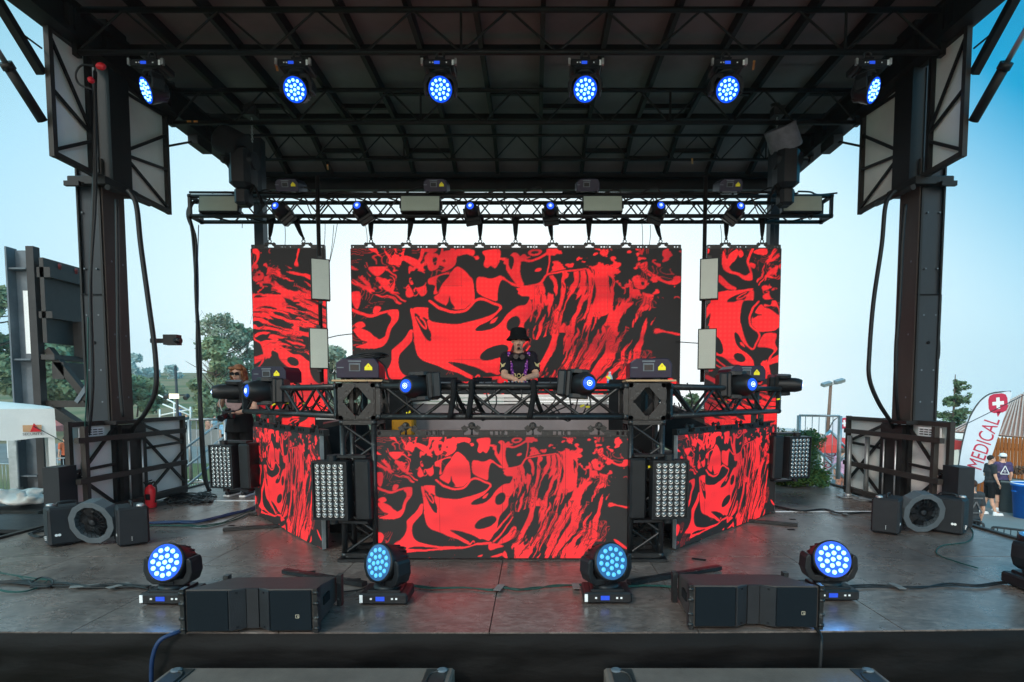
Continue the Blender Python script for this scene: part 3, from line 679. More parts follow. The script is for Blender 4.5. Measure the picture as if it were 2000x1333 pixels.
B0, B1 = W(1322, 966, 4.74), W(1515, 915, 6.30)
MR, lenR = yawM((B0.x, 4.74), (B1.x, 6.30), .01)
screen('angled LED screen on the right wing of the DJ booth', MR, lenR, .97, ident, 380, 200)
# ================================================================ trusses
def truss(name, label, cat, M, L, bays, w=.29, r=.025, mm=None, ends=True, group=None, lr=.011):
    """box truss along local X from 0 to L, centred on Y and Z"""
    mm = mm or steelw; t = thing(name, label, cat, M.translation, M.to_3x3().to_4x4(), group); h = w/2-r
    C4 = [(-h, -h), (h, -h), (h, h), (-h, h)]
    for (y, z) in C4: MB().tube((0, y, z), (L, y, z), r, n=12).build('chord', mm, t)
    q = MB()
    for (y0, z0), (y1, z1) in zip(C4, C4[1:]+C4[:1]):
        for i in range(bays):
            a, m2, b2 = L*(.03+.94*i/bays), L*(.03+.94*(i+.5)/bays), L*(.03+.94*(i+1)/bays)
            q.tube((a, y0, z0), (m2, y1, z1), lr, n=7, caps=False); q.tube((m2, y1, z1), (b2, y0, z0), lr, n=7, caps=False)
    q.build('lacing', mm, t)
    if ends:
        for x in (.018, L-.018):
            q = MB()
            for (y0, z0), (y1, z1) in zip(C4, C4[1:]+C4[:1]): q.beam((x, y0, z0), (x, y1, z1), .034, .045)
            for (y, z) in C4: q.tube((x-.018, y, z), (x+.018, y, z), r*1.18, n=12)
            q.build('end_frame', mm, t)
    return t
def Zrot(a): return Matrix.Rotation(a, 4, 'Z')
def along(a, b2):                       # frame with X from a to b2
    d = (V(b2)-V(a)); x = d.normalized(); z = V((0, 0, 1)) if abs(x.z) < .9 else V((0, 1, 0)); y = z.cross(x).normalized(); z = x.cross(y)
    M = Matrix((x, y, z)).transposed().to_4x4(); M.translation = V(a); return M, d.length
YT = 4.55                               # centre line of the booth truss
ZT = 1.27
TX = 1.135                              # tower centre
M, L_ = along((-TX+.147, YT, ZT), (TX-.147, YT, ZT)); FT = truss('box_truss', 'black front truss of the DJ booth above the low centre screen', 'truss', M, L_, 3, lr=.0135)
def corner_block(x, sd):
    t = thing('corner_block', f'black bolted truss corner cube on top of the {sd} booth tower', 'truss corner', (x, YT, ZT), group=None)
    h = .145; q = MB()
    for a in (-1, 1):
        for b2 in (-1, 1):
            q.beam((a*(h-.018), b2*(h-.018), -h), (a*(h-.018), b2*(h-.018), h), .036); q.beam((a*(h-.018), -h, b2*(h-.018)), (a*(h-.018), h, b2*(h-.018)), .034); q.beam((-h, a*(h-.018), b2*(h-.018)), (h, a*(h-.018), b2*(h-.018)), .032)
    q.build('frame', steelw, t)
    for M2 in [Matrix.Rotation(k_*PI/2, 4, 'Z') for k_ in range(4)]:
        for sx in (-1, 1):
            for sz in (-1, 1):
                q = MB(); P = [(sx*.135, sz*.012), (sx*.135, sz*.095), (sx*.095, sz*.135), (sx*.012, sz*.135), (sx*.012, sz*.115), (sx*.098, sz*.012)]
                q.prism(P, -h-.007, -h+.001, M2); q.lathe([(.009, 0), (.009, .005)], M2 @ T((sx*.085, -h-.007, sz*.085)) @ Matrix.Rotation(PI/2, 4, 'X'), 8, False); q.build('gusset_plate', steelw, t)
    return t
corner_block(-TX, 'left'); corner_block(TX, 'right')
def tower(x, sd):
    M, L_ = along((x, YT, 0.03), (x, YT, ZT-.147)); t = truss('truss_tower', f'black upright truss tower at the {sd} front corner of the DJ booth', 'truss tower', M, L_, 3, r=.022)
    q = MB(); q.box((x, YT, .012), (.34, .34, .022)); q.build('base_plate', steelw, t, True); return t
tower(-TX, 'left'); tower(TX, 'right')
wl = V((-TX-.12, YT+.12, ZT)); wle = W(500, 790, 6.2); M, L_ = along(wl, (wle.x, 6.2, ZT)); TL = truss('box_truss', 'black left wing truss of the DJ booth above the angled left screen', 'truss', M, L_, 3, lr=.0135)
wr = V((TX+.12, YT+.12, ZT)); wre = W(1500, 790, 6.3); M, L_ = along(wr, (wre.x, 6.3, ZT)); TR = truss('box_truss', 'black right wing truss of the DJ booth above the angled right screen', 'truss', M, L_, 3, lr=.0135)
for (p, sd) in (((wle.x+.07, 6.22), 'left'), ((wre.x-.07, 6.32), 'right')):
    q = MB(); q.box((p[0], p[1], .56), (.05, .05, 1.10)); q.box((p[0], p[1]+.2, .56), (.05, .05, 1.10)); q.box((p[0], p[1]+.1, .02), (.3, .4, .02)); q.tube((p[0], p[1], .1), (p[0], p[1]+.2, 1.0), .012)
    q.each('support_leg', steelw, TL if sd == 'left' else TR, True)
# rear flown truss
p0 = W(378, 405, 7.78); p1 = W(1618, 405, 7.78); ZRT = 3.84
M, L_ = along((p0.x, 7.80, ZRT), (p1.x, 7.80, ZRT)); rt = truss('box_truss', 'long black truss flown across the back above the hanging screens', 'truss', M, L_, 19, w=.31, r=.026, mm=steel, lr=.010)
q = MB()
for i in range(16): q.path([(p0.x+.3+i*.52, 7.70+.06*math.sin(i*2), ZRT+.18), (p0.x+.5+i*.52, 7.72, ZRT+.20+.03*(i % 3)), (p0.x+.62+i*.52, 7.75, ZRT+.175), (p0.x+.85+i*.52, 7.70, ZRT+.18)], .012, 5)
q.path([(p0.x, 7.7, ZRT+.19), (p0.x+4, 7.74, ZRT+.185), (p1.x-.5, 7.7, ZRT+.19)], .016, 6)
for i in range(12): x = p0.x+.9+i*.66; q.path([(x, 7.66, ZRT+.1), (x+.1, 7.64, ZRT-.10-.04*(i % 3)), (x+.2, 7.65, ZRT-.02), (x+.35, 7.66, ZRT+.12)], .007, 5)
tag(q.build('cable', rub), 'black cables tangled along the top of the flown back truss', 'cable')
# slings that carry the three hanging screens
sling0 = None
for i, (px, lean) in enumerate(((527, .03), (593, -.10), (725, .0), (798, .04), (868, .0), (938, .0), (1007, .0), (1078, -.03), (1150, .0), (1220, .0), (1290, -.07), (1418, .0), (1488, .0))):
    nm = ['left screen, outer', 'left screen, inner']+['centre screen, '+w_ for w_ in ('first from the left', 'second from the left', 'third from the left', 'fourth from the left', 'in the middle', 'fourth from the right', 'third from the right', 'second from the right', 'first from the right')]+['right screen, inner', 'right screen, outer']
    p = W(px, 484, 7.83); s_ = .28
    t = thing('lifting_sling', 'black strap sling and shackle above the '+nm[i], 'sling', (p.x, 7.83, zt+.085), group='slings holding the hanging screens')
    q = MB(); q.path([(0, 0, .07), (lean*.4, 0, .14), (lean, 0, .30)], lambda u: .013+.030*u, 8); q.build('strap', blackcloth, t)
    q = MB(); q.ring((0, 0, .02), .022, .007, Matrix.Rotation(PI/2, 4, 'X'), 12); q.ball((0, 0, .06), .02, 6); q.build('shackle', steelw, t)
    q = MB(); q.tube((lean-.05, 0, .31), (lean+.05, 0, .31), .034, n=8); q.build('choke', blackcloth, t)
# thin lines hanging under the truss
q = MB()
for px, y0, y1, dx in ((556, 435, 487, 0), (635, 430, 500, -4), (660, 430, 520, -18), (652, 440, 520, -10), (1252, 420, 485, 3), (1270, 440, 480, -2), (1407, 440, 482, 2), (1512, 430, 480, 0), (714, 440, 484, 3), (470, 430, 446, 3)):
    a, b2 = W(px, y0, 7.72), W(px+dx, y1, 7.72); q.path([a, (a+b2)/2+V((.01, 0, 0)), b2], .004, 5)
q.each('cord', rub, label='thin black cord dangling from the flown back truss', cat='cord', group='cords under the flown truss')
for o_, w_ in zip([o for o in COL.objects if o.name.startswith('cord')], ('left of the left hanging pipe, above the left screen', 'just right of the left hanging pipe', 'slanting farthest in the gap right of the left screen', 'slanting beside the left strobe pipe', 'knotted, above the right part of the centre screen', 'above the right end of the centre screen', 'above the left part of the right screen', 'above the right end of the right screen', 'above the left corner of the centre screen', 'short loose end, left of the left screen')): o_['label'] = 'thin black cord '+w_
# ================================================================ moving head wash lights
ledon = mat('blue_white_led', (.02, .1, .3), .2, 0, 0, 5, emit=(.30, .84, 1.0), es=3.0)
ledoff = mat('dim_blue_led_lens', (.05, .22, .40), .15, 0, .1, 5, emit=(.10, .50, 1.0), es=1.15)
glassb = mat('blue_lens_plate', (.01, .05, .25), .12, 0, .1, 9, emit=(.0, .075, .95), es=1.0)
glassd = mat('pale_lens_plate', (.05, .10, .16), .15, .3, .2, 40, emit=(.01, .12, .42), es=.45)
def led_spots(n=19):
    P = [(0, 0)]
    P += [(.046*math.cos(PI/3*i+.3), .046*math.sin(PI/3*i+.3)) for i in range(6)]
    P += [(.092*math.cos(PI/6*i), .092*math.sin(PI/6*i)) for i in range(12)]
    return P
def wash(label, loc, yaw, tilt, on=True, hang=False, group=None, scale=1.0):
    """moving-head wash light; yaw of the yoke, tilt of the head up from horizontal"""
    rot = Matrix.Rotation(PI, 4, 'Y') if hang else Matrix.Identity(4)
    t = thing('wash_light', label, 'moving light', loc, group=group)
    S_ = Matrix.Scale(scale, 4)
    q = MB(); q.box((0, 0, .045), (.345, .25, .075), rot=None, ch=.012); q.box((0, 0, .088), (.24, .20, .02), ch=.008); q.box((0, 0, .004), (.26, .18, .012)); q.v = [tuple(rot @ S_ @ V(p)) for p in q.v]; ba = q.build('base', plas, t, bevel=.002)
    q = MB(); q.box((-.02 if not hang else .02, -.127, .048), (.062, .006, .030)); q.v = [tuple(rot @ S_ @ V(p)) for p in q.v]; q.build('display', screenblue, ba)
    q = MB(); 
    for xx in (-.085, .065, .095): q.box((xx, -.127, .048), (.014, .005, .012))
    q.box((-.155, -.127, .048), (.022, .005, .055)); q.v = [tuple(rot @ S_ @ V(p)) for p in q.v]; q.each('sticker', wlab, ba)
    Y = rot @ Matrix.Rotation(yaw*(-1 if hang else 1), 4, 'Z')
    q = MB(); q.lathe([(.10, .097), (.10, .115), (.075, .13)], None, 24)
    U_ = [(-.185, .30), (-.19, .22), (-.165, .155), (-.12, .125), (.12, .125), (.165, .155), (.19, .22), (.185, .30), (.172, .325), (.150, .325), (.143, .30), (.143, .225), (.115, .175), (-.115, .175), (-.143, .225), (-.143, .30), (-.150, .325), (-.172, .325)]
    q.prism(U_, -.062, .062); q.v = [tuple(Y @ S_ @ V(p)) for p in q.v]; yo = q.build('yoke', plas, t, bevel=.008)
    q = MB(); q.box((0, -.065, .145), (.10, .012, .025)); q.v = [tuple(Y @ S_ @ V(p)) for p in q.v]; q.build('handle', plasb, yo)
    tl = tilt if not hang else -tilt
    H = Y @ T((0, 0, .275*1)) @ Matrix.Rotation(-tl, 4, 'X') @ Matrix.Rotation(PI/2, 4, 'X')      # local Z -> -Y (forward)
    H = (rot @ S_ @ rot.inverted()) @ H
    q = MB(); q.lathe([(.045, -.135), (.085, -.13), (.118, -.10), (.126, -.04), (.135, .03), (.139, .055), (.139, .075), (.131, .080)], H, 32)
    for i in range(18):
        a = 2*PI*i/18; q.box((0, 0, 0), (.012, .02, .085), H @ Matrix.Rotation(a, 4, 'Z') @ T((0, .118, -.055)))
    for s_ in (-1, 1): q.lathe([(.035, 0), (.035, .03)], H @ T((s_*.125, 0, -.01)) @ Matrix.Rotation(s_*PI/2, 4, 'Y'), 12)
    he = q.build('head', plas, t)
    q = MB(); q.lathe([(.128, .078), (.128, .0815)], H, 32); q.build('lens_plate', glassb if on else glassd, he)
    me = None
    for (x, y) in led_spots():
        if me is None:
            q = MB(); q.lathe([(.0160, 0), (.0150, .006), (.010, .009), (.004, .0105)], None, 12); o = q.build('led_lens', ledon if on else ledoff, he); me = o.data
        else: o = bpy.data.objects.new('led_lens', me); COL.objects.link(o); o.parent = he
        o.matrix_basis = H @ T((x, y, .0815))
    if hang:
        q = MB(); q.box((0, 0, .035), (.10, .05, .05)); q.ring((0, 0, .085), .036, .012, Matrix.Rotation(PI/2, 4, 'X'), 14); q.build('clamp', steelw, t)
        for s_ in (-1, 1): 
            q = MB(); q.box((s_*.165, -.10, -.03), (.022, .03, .06)); q.build('handle', alu, ba)
    return t, H
def spotlamp(parent, loc, d, power, size=50, col=(.08, .35, 1.0), rad=.1):
    l = bpy.data.lights.new('lamp_beam', 'SPOT'); l.energy = power; l.spot_size = R(size); l.spot_blend = .6; l.color = col; l.shadow_soft_size = rad
    o = bpy.data.objects.new('lamp_beam', l); COL.objects.link(o); o.parent = parent; o.matrix_basis = T(V(loc)) @ axisM(-V(d)); return o
gr = 'wash lights standing on the stage floor'
for px, py, yaw, tilt, on, lb in ((341, 1172, -.10, .30, True, 'bright blue wash light on the floor at far left of the stage'),
                               (757, 1172, -.62, .22, False, 'dim pale blue wash light on the floor left of the booth screen'),
                               (1183, 1170, .45, .25, False, 'dim pale blue wash light on the floor right of the booth screen'),
                               (1615, 1165, -.06, .30, True, 'bright blue wash light on the floor at far right of the stage')):
    p = FL(px, py); t, H = wash(lb, (p.x, p.y, .004), yaw, tilt, on, group=gr, scale=.88)
    c = H @ V((0, 0, .13)); d = (H.to_3x3() @ V((0, 0, 1))); 
    if on: spotlamp(t, c, d, 7, 140)
gr = 'wash lights hanging from the roof truss'
nm = ('first from the left, beside the left column', 'second from the left', 'third from the left', 'third from the right', 'second from the right', 'first from the right, beside the right column')
for i, (px, yaw, tilt) in enumerate(((297, -.72, -.40), (580, -.05, -.42), (860, .10, -.38), (1143, -.05, -.38), (1418, .05, -.42), (1695, .72, -.40))):
    p = W(px, 135, 5.85); t, H = wash('blue wash light hanging under the roof truss, '+nm[i], (p.x, 5.86, 4.63), yaw, tilt, True, True, gr, scale=.9)
    c = H @ V((0, 0, .13)); d = (H.to_3x3() @ V((0, 0, 1))); spotlamp(t, c, d, 4 if abs(px-1000) < 600 else 1.2, 130)
p = FL(2020, 1150)
t, H = wash('black wash light partly cut off by the right edge of the photo', (p.x+.04, p.y, .004), .2, 1.5, False, scale=1.0)
# ================================================================ beam lights
lensb = mat('blue_beam_lens', (.01, .05, .3), .1, 0, 0, 5, emit=(.015, .10, 1.0), es=1.0)
lensc = mat('white_hot_lamp', (.5, .6, .9), .1, 0, 0, 5, emit=(.65, .85, 1.0), es=3)
def beamlight(label, c, D, B, k_=1.0, lens=.075, length=.40, group=None, bright=True, straight=False):
    """c head centre, D where the lens points, B direction from head to base"""
    D = V(D).normalized(); B = V(B).normalized(); A = D.cross(B)
    if A.length < .1: A = B.cross(V((0, 0, 1)))
    A.normalize(); t = thing('beam_light', label, 'moving light', c, group=group)
    H = axisM(D); lr = lens/.075
    q = MB(); q.lathe([(.06*k_, -length*.48*k_), (.105*k_, -length*.42*k_), (.122*k_, -length*.25*k_), (.127*k_, 0), (.122*k_, length*.18*k_), (.108*k_, length*.32*k_), (.086*k_, length*.44*k_), (.076*k_, length*.47*k_), (.070*k_, length*.44*k_)], H, 28)
    for j in range(4): q.lathe([(.124*k_, -.02*k_-j*.022*k_), (.130*k_, -.024*k_-j*.022*k_), (.124*k_, -.030*k_-j*.022*k_)], H, 28)
    if straight: q = MB(); q.lathe([(.06*k_, -length*.48*k_), (.098*k_, -length*.45*k_), (.104*k_, -length*.25*k_), (.104*k_, length*.26*k_), (.096*k_, length*.36*k_), (.080*k_, length*.45*k_), (.074*k_, length*.47*k_), (.070*k_, length*.44*k_)], H, 28)
    he = q.build('head', plas, t)
    q = MB(); q.lathe([(.071*k_, length*.425*k_), (.06*k_, length*.462*k_), (.03*k_, length*.478*k_), (.008*k_, length*.482*k_)], H, 24); q.build('lens', lensb, he)
    q = MB(); q.ring((0, 0, 0), .026*k_, .002*k_, H @ T((0, 0, length*.478*k_)), 18, 5); q.ball(H @ V((0, 0, length*.48*k_)), .011*k_, 6); q.each('lamp_glow', lensc, he)
    q = MB(); FM = Matrix((A, B.cross(A), B)).transposed().to_4x4()
    for s_ in (-1, 1):
        q.prism([(-.075*k_, 0), (-.085*k_, .08*k_), (-.07*k_, .14*k_), (.07*k_, .14*k_), (.085*k_, .08*k_), (.075*k_, 0), (.04*k_, -.06*k_), (-.04*k_, -.06*k_)], -.022*k_, .022*k_, FM @ T((s_*.128*k_, 0, 0)) @ Matrix.Rotation(PI/2, 4, 'Z'))
    q.box((0, 0, 0), (.28*k_, .17*k_, .06*k_), FM @ T((0, 0, .135*k_)), ch=.012*k_); q.build('yoke', plas, t, bevel=.006*k_)
    q = MB(); q.box((0, 0, 0), (.27*k_, .25*k_, .09*k_), FM @ T((0, 0, .20*k_)), ch=.015*k_); q.build('base', plas, t, bevel=.003)
    if bright: spotlamp(t, D*(length*.56*k_), D, 5, 22, col=(.03, .12, 1.0), rad=.04)
    return t
# booth: two on the front chord, two on each wing
beamlight('blue beam light on the front booth truss, left of the DJ', W(812, 756, 4.35), (-.42, -1, .05), (.98, .3, .05), .74, group='beam lights on the booth trusses')
beamlight('blue beam light on the front booth truss, right of the DJ', W(1138, 751, 4.35), (.30, -1, .05), (-.98, .3, .05), .74, group='beam lights on the booth trusses')
beamlight('blue beam light lying on the left wing truss below a laser unit', W(515, 765, 5.45), (-.85, -1, .05), (1, .12, 0), .88, group='beam lights on the booth trusses')
beamlight('black beam light pointing sideways off the left end of the booth', W(452, 765, 6.25), (-1, -.52, -.04), (1, .3, 0), .80, length=.50, straight=True, group='beam lights on the booth trusses', bright=False)
beamlight('blue beam light lying on the right wing truss below a laser unit', W(1446, 753, 5.35), (.42, -1, .05), (-1, .12, 0), .86, group='beam lights on the booth trusses')
beamlight('black beam light pointing sideways off the right end of the booth', W(1535, 752, 6.3), (1, -.50, -.04), (-1, .3, 0), .76, length=.46, straight=True, group='beam lights on the booth trusses', bright=False)
for i, (px, py, dx, bx) in enumerate(((537, 402, -.2, .8), (697, 401, -.1, .6), (918, 402, -.05, .15), (1075, 402, 0, .1), (1291, 401, .1, -.35), (1447, 402, .1, -.7))):
    w_ = ('first from the left', 'second from the left', 'third from the left', 'third from the right', 'second from the right', 'first from the right')[i]
    p = W(px, py, 7.45); D = V((dx, -1, .22)).normalized()
    beamlight('small blue beam light under the flown back truss, '+w_, p-D*.13, D, (bx*.8, .30, -.75), .72, group='beam lights under the flown truss')
# ================================================================ laser units
def laser(label, c, yaw=0, w_=.36, group=None, board=False, coil=False, sign=True, tilt=0):
    t = thing('laser_unit', label, 'laser', c, Matrix.Rotation(yaw, 4, 'Z') @ Matrix.Rotation(tilt, 4, 'X'), group)
    h = .155; q = MB()
    P = [(-w_/2, 0), (w_/2, 0), (w_/2, .11), (w_/2-.03, h), (-w_/2+.05, h), (-w_/2, .12)]
    q.prism(P, -.15, .16); q.build('body', mat('dark_violet_metal', (.014, .013, .030), .3, .2, .2, 20), t, bevel=.006)
    q = MB(); q.box((-.02, -.154, .085), (.085, .006, .062)); 
    for a in (-.055, .015):
        for z in (.062, .108): q.tube((a, -.150, z), (a, -.1585, z), .0075, n=8)
    q.each('aperture_frame', steelg, t); q = MB(); q.box((-.02, -.158, .083), (.066, .006, .044)); q.build('aperture', plasb, t)
    q = MB(); q.box((-.02, -.152, .132), (.10, .006, .012)); q.box((-.13, -.152, .082), (.05, .003, .008)); q.build('vent', steelg, t)
    if sign:
        q = MB(); q.prism([(.055, .062), (.115, .062), (.115, .085), (.085, .118), (.055, .085)], -.1535, -.151); lb = q.build('warning_label', yel, t)
        q = MB(); q.prism([(.080, .090), (.090, .090), (.085, .103)], -.1545, -.1535); q.build('symbol', redp, lb)
    for i in range(4): pass
    q = MB()
    for a in (-w_/2+.04, w_/2-.04): q.tube((a, -.10, -.012), (a, -.10, .001), .016, n=8); q.tube((a, .10, -.012), (a, .10, .001), .016, n=8)
    q.build('foot', rub, t)
    if board:
        b2 = tag(MB().box((c[0], c[1], c[2]-.02), (w_+.06, .34, .014), Zrot(yaw)).build('board', ply), f'thin plywood board under the laser unit on the {board} booth tower', 'board')
    return t
for (px, py, d, yaw, sd) in ((706, 741, 4.62, .10, 'left'), (1266, 740, 4.62, -.06, 'right')):
    p = W(px, py, d); laser(f'violet-black laser unit with yellow warning label on the {sd} booth tower', (p.x, d, ZT+.185), yaw, .33, 'laser units on the booth', sd)
p = W(541, 738, 5.75); laser('laser unit on the left wing truss behind the blue beam light', (p.x, 5.75, ZT+.18), -.1, .36, 'laser units on the booth')
p = W(1448, 735, 5.75); laser('laser unit on the right wing truss behind the blue beam light', (p.x, 5.75, ZT+.19), .1, .36, 'laser units on the booth')
for px, w_, sg in ((568, 'at the left end', True), (853, 'left of the middle', True), (1147, 'right of the middle, without a warning label', False), (1422, 'at the right end', True)):
    p = W(px, 375, 7.66); laser('small laser unit on the flown back truss '+w_, (p.x, 7.70, ZRT+.185), 0, .30, 'laser units on the flown truss', sign=sg, tilt=.25)
q = MB(); p = W(706, 741, 4.62)
for k_ in range(5): q.path([(p.x+.13*math.cos(a)+.02*k_, 4.66+.09*math.sin(a), ZT+.345+.010*k_+.010*math.sin(a*2+k_)) for a in [i*.52 for i in range(13)]], .007, 6, 3)
q.path([(p.x+.14, 4.60, ZT+.34), (p.x+.22, 4.52, ZT+.28), (p.x+.26, 4.46, ZT+.19), (p.x+.30, 4.45, ZT+.165)], .008, 6)
tag(q.build('cable_coil', rub), 'coil of black cable lying on the laser unit at the left tower', 'cable')
# ================================================================ strobe panels (matt glass fronts)
glass = mat('strobe_glass_sky_tint', (.36, .40, .34), .22, .0, .08, 3, spec=.9)  # pale grey-green base colour stands in for sky reflected in the glass
def strobe(label, c, wd, ht, yaw, group, tilt=0):
    t = thing('strobe_panel', label, 'strobe light', c, Matrix.Rotation(yaw, 4, 'Z') @ Matrix.Rotation(tilt, 4, 'X'), group)
    q = MB(); q.box((0, .045, 0), (wd, .09, ht), ch=.006); q.build('housing', plas, t)
    q = MB(); q.box((0, -.003, 0), (wd-.028, .008, ht-.028)); q.build('front_glass', glass, t)
    q = MB(); 
    for s_ in (-1, 1):
        if wd < ht: q.box((0, .05, s_*(ht/2+.018)), (.05, .03, .036)); q.tube((0, .05, s_*(ht/2+.03)), (0, .12, s_*(ht/2+.03)), .014)
        else: q.box((s_*(wd/2+.01), .05, 0), (.02, .03, .08))
    q.each('bracket', steelw, t); return t
for px, d_, w_ in ((427, 7.60, 'at its left end'), (821, 7.60, 'left of its middle'), (1177, 7.60, 'right of its middle'), (1567, 7.60, 'at its right end')):
    p = W(px, 405, d_); strobe('wide pale strobe panel on the flown back truss '+w_, (p.x, d_, ZRT+.01), .53, .22, 0, 'strobe panels on the flown truss', tilt=-.10)
for px, lo, sd, yaw in ((619, 7.1, 'left', .08), (1388, 7.1, 'right', -.10)):
    p = W(px, 440, 7.45); q = MB(); q.tube((p.x+(.0 if sd == 'left' else -.06), 7.50, 1.5), (p.x+(.0 if sd == 'left' else -.06), 7.50, ZRT+.32), .026, n=12)
    tag(q.build('hanging_pipe', steel), f'vertical black pipe hung from the flown truss at its {sd}, carrying two strobe panels', 'pipe')
for px, py, wp, hp, sd, yaw in ((626, 546, 30, 76, 'upper left', .42), (623, 681, 30, 74, 'lower left', .42), (1385, 545, 30, 78, 'upper right', -.30), (1381, 682, 30, 74, 'lower right', -.30)):
    p = W(px, py, 7.38); strobe(f'tall grey-green strobe panel on a hanging pipe, {sd} of the four', (p.x, 7.38, p.z), .235, .53, yaw, 'strobe panels on the hanging pipes')
# ================================================================ LED blinder matrices
lens_m = mat('clear_blinder_lens', (.38, .39, .40), .16, .85, .1, 60)
refl = mat('dark_reflector_face', (.03, .03, .033), .3, .2, .2, 30)
def blinder(label, c, yaw, tilt, side):
    t = thing('blinder_light', label, 'blinder light', c, Matrix.Rotation(yaw, 4, 'Z') @ Matrix.Rotation(tilt, 4, 'X'), 'blinder lights beside the booth')
    q = MB(); wd, ht = .285, .46
    q.box((0, .05, 0), (wd, .10, ht), ch=.008); q.box((0, -.006, ht/2-.007), (wd, .02, .014)); q.box((0, -.006, -ht/2+.007), (wd, .02, .014)); q.box((-wd/2+.007, -.006, 0), (.014, .02, ht-.028)); q.box((wd/2-.007, -.006, 0), (.014, .02, ht-.028)); q.build('housing', plas, t)
    q = MB(); q.box((0, -.001, 0), (wd-.03, .004, ht-.03)); q.build('face', refl, t)
    me = None; gm_ = None
    for i in range(5):
        for j in range(10):
            if me is None:
                q = MB(); q.lathe([(.0175, 0), (.019, .010), (.0165, .0105), (.011, .004), (.0095, .008), (.005, .0105), (.001, .011)], Matrix.Rotation(PI/2, 4, 'X'), 12); o = q.build('lamp', lens_m, t); me = o.data
            else: o = bpy.data.objects.new('lamp', me); COL.objects.link(o); o.parent = t
            o.location = ((i-2)*.048, -.003, (j-4.5)*.0425)
    x = side*(wd/2+.10); q = MB()
    q.box((x, .13, 0), (.13, .20, ht+.02), ch=.015); q.build('driver_box', plas, t)
    q = MB(); q.box((x*.5, .10, ht/2+.03), (.30, .10, .018)); q.box((x*.5, .10, -ht/2-.03), (.30, .10, .018)); q.lathe([(.038, 0), (.038, .045)], T((0, .05, ht/2-.002)), 14, False); q.lathe([(.034, 0), (.034, .04)], T((0, .05, -ht/2-.04)), 14, False); q.each('yoke', plas, t)
    return t
for px, py, d, yaw, sd, lb in ((645, 959, 4.33, -.10, 1, 'blinder light with fifty round lenses beside the left booth tower'), (1309, 957, 4.33, .06, -1, 'blinder light with fifty round lenses beside the right booth tower'),
                               (433, 912, 5.9, -.22, 1, 'blinder light with fifty round lenses at the far left end of the booth'), (1561, 894, 6.15, .30, -1, 'blinder light with fifty round lenses in front of the hedge')):
    p = W(px, py, d); blinder(lb, p, yaw, .03, sd)
# ================================================================ line-array loudspeakers at the stage front
grille = mat('perforated_black_grille', (.006, .010, .014), .7, 0, .12, 3, .3, 900, spec=.12)
def speaker(label, loc, yaw, flip):
    t = thing('line_array_speaker', label, 'loudspeaker', loc, Matrix.Rotation(yaw, 4, 'Z'), 'low loudspeakers at the stage front edge')
    wd, dp = .70, .47; h0, h1 = .25, .165; q = MB()
    # plan outline with the shallow V between the two halves of the front
    out = [(-wd/2, 0), (-.10, 0), (-.035, .045), (.035, .045), (.10, 0), (wd/2, 0), (wd/2-.03, dp), (-wd/2+.03, dp)]
    zt_ = lambda y: h0+(h1-h0)*y/dp
    vs = [(x, y, 0.012) for x, y in out]+[(x, y, zt_(y)) for x, y in out]; n_ = len(out)
    fs = [tuple(range(n_))[::-1], tuple(range(n_, 2*n_))]+[(i, (i+1) % n_, n_+(i+1) % n_, n_+i) for i in range(n_)]
    q.add(vs, fs); q.build('cabinet', mat('warm_black_speaker_paint', (.050, .043, .040), .50, 0, .18, 6, .2, 120), t, bevel=.005)
    for a, b2 in ((-wd/2+.012, -.114), (.114, wd/2-.012)):
        q = MB(); q.box(((a+b2)/2, -.006, .131), (b2-a, .012, .222), ch=.003); q.build('grille', grille, t)
    q = MB(); q.box((0, .036, .131), (.064, .012, .222)); q.build('centre_strip', plasg, t)
    for s_ in (-1, 1):
        M2 = T((s_*.074, .018, .131)) @ Matrix.Rotation(s_*-.61, 4, 'Z'); q = MB(); q.box((0, -.004, 0), (.088, .012, .222), M2, ch=.003); q.build('waveguide_cover', plasg, t)
        q = MB()
        for z in (.035, .228): q.box((0, -.012, z-.131), (.012, .004, .009), M2)
        q.each('screw', plasb, t)
        q = MB(); x = s_*(wd/2+.012); q.box((x, .012, .13), (.022, .05, .25)); q.box((x-s_*.012, dp-.03, .09), (.03, .045, .20))
        for z in (.03, .09, .17, .23): q.tube((x-.012*s_, -.006, z), (x+.016*s_, -.006, z), .011, n=8)
        q.each('rigging_rail', steelw, t)
        q = MB(); q.box((s_*(wd/2-.010), .22, .12), (.012, .10, .05)); q.build('handle_recess', blackcloth, t)
    q = MB(); z = .10; x = .262
    for a, b2, c_, d_ in ((-.009, 0, .002, .018), (.009, 0, .002, .018), (0, .009, .018, .002), (0, -.009, .018, .002)): q.box((x+a, -.0125, z+b2), (c_, .002, d_))
    q.box((x+.002, -.0125, z+.0), (.002, .002, .009)); q.box((x+.005, -.0125, z-.004), (.006, .002, .002)); q.build('emblem', mat('champagne_logo', (.55, .48, .36), .4, .2, .05, 5), t)
    return t
a = FL(488, 1241); speaker('low black two-way loudspeaker lying at the left front edge of the stage', (a.x, a.y+.01, .004), .02, 1)
a = FL(1477, 1234); speaker('low black two-way loudspeaker lying at the right front edge of the stage', (a.x, a.y+.02, .004), -.015, 1)
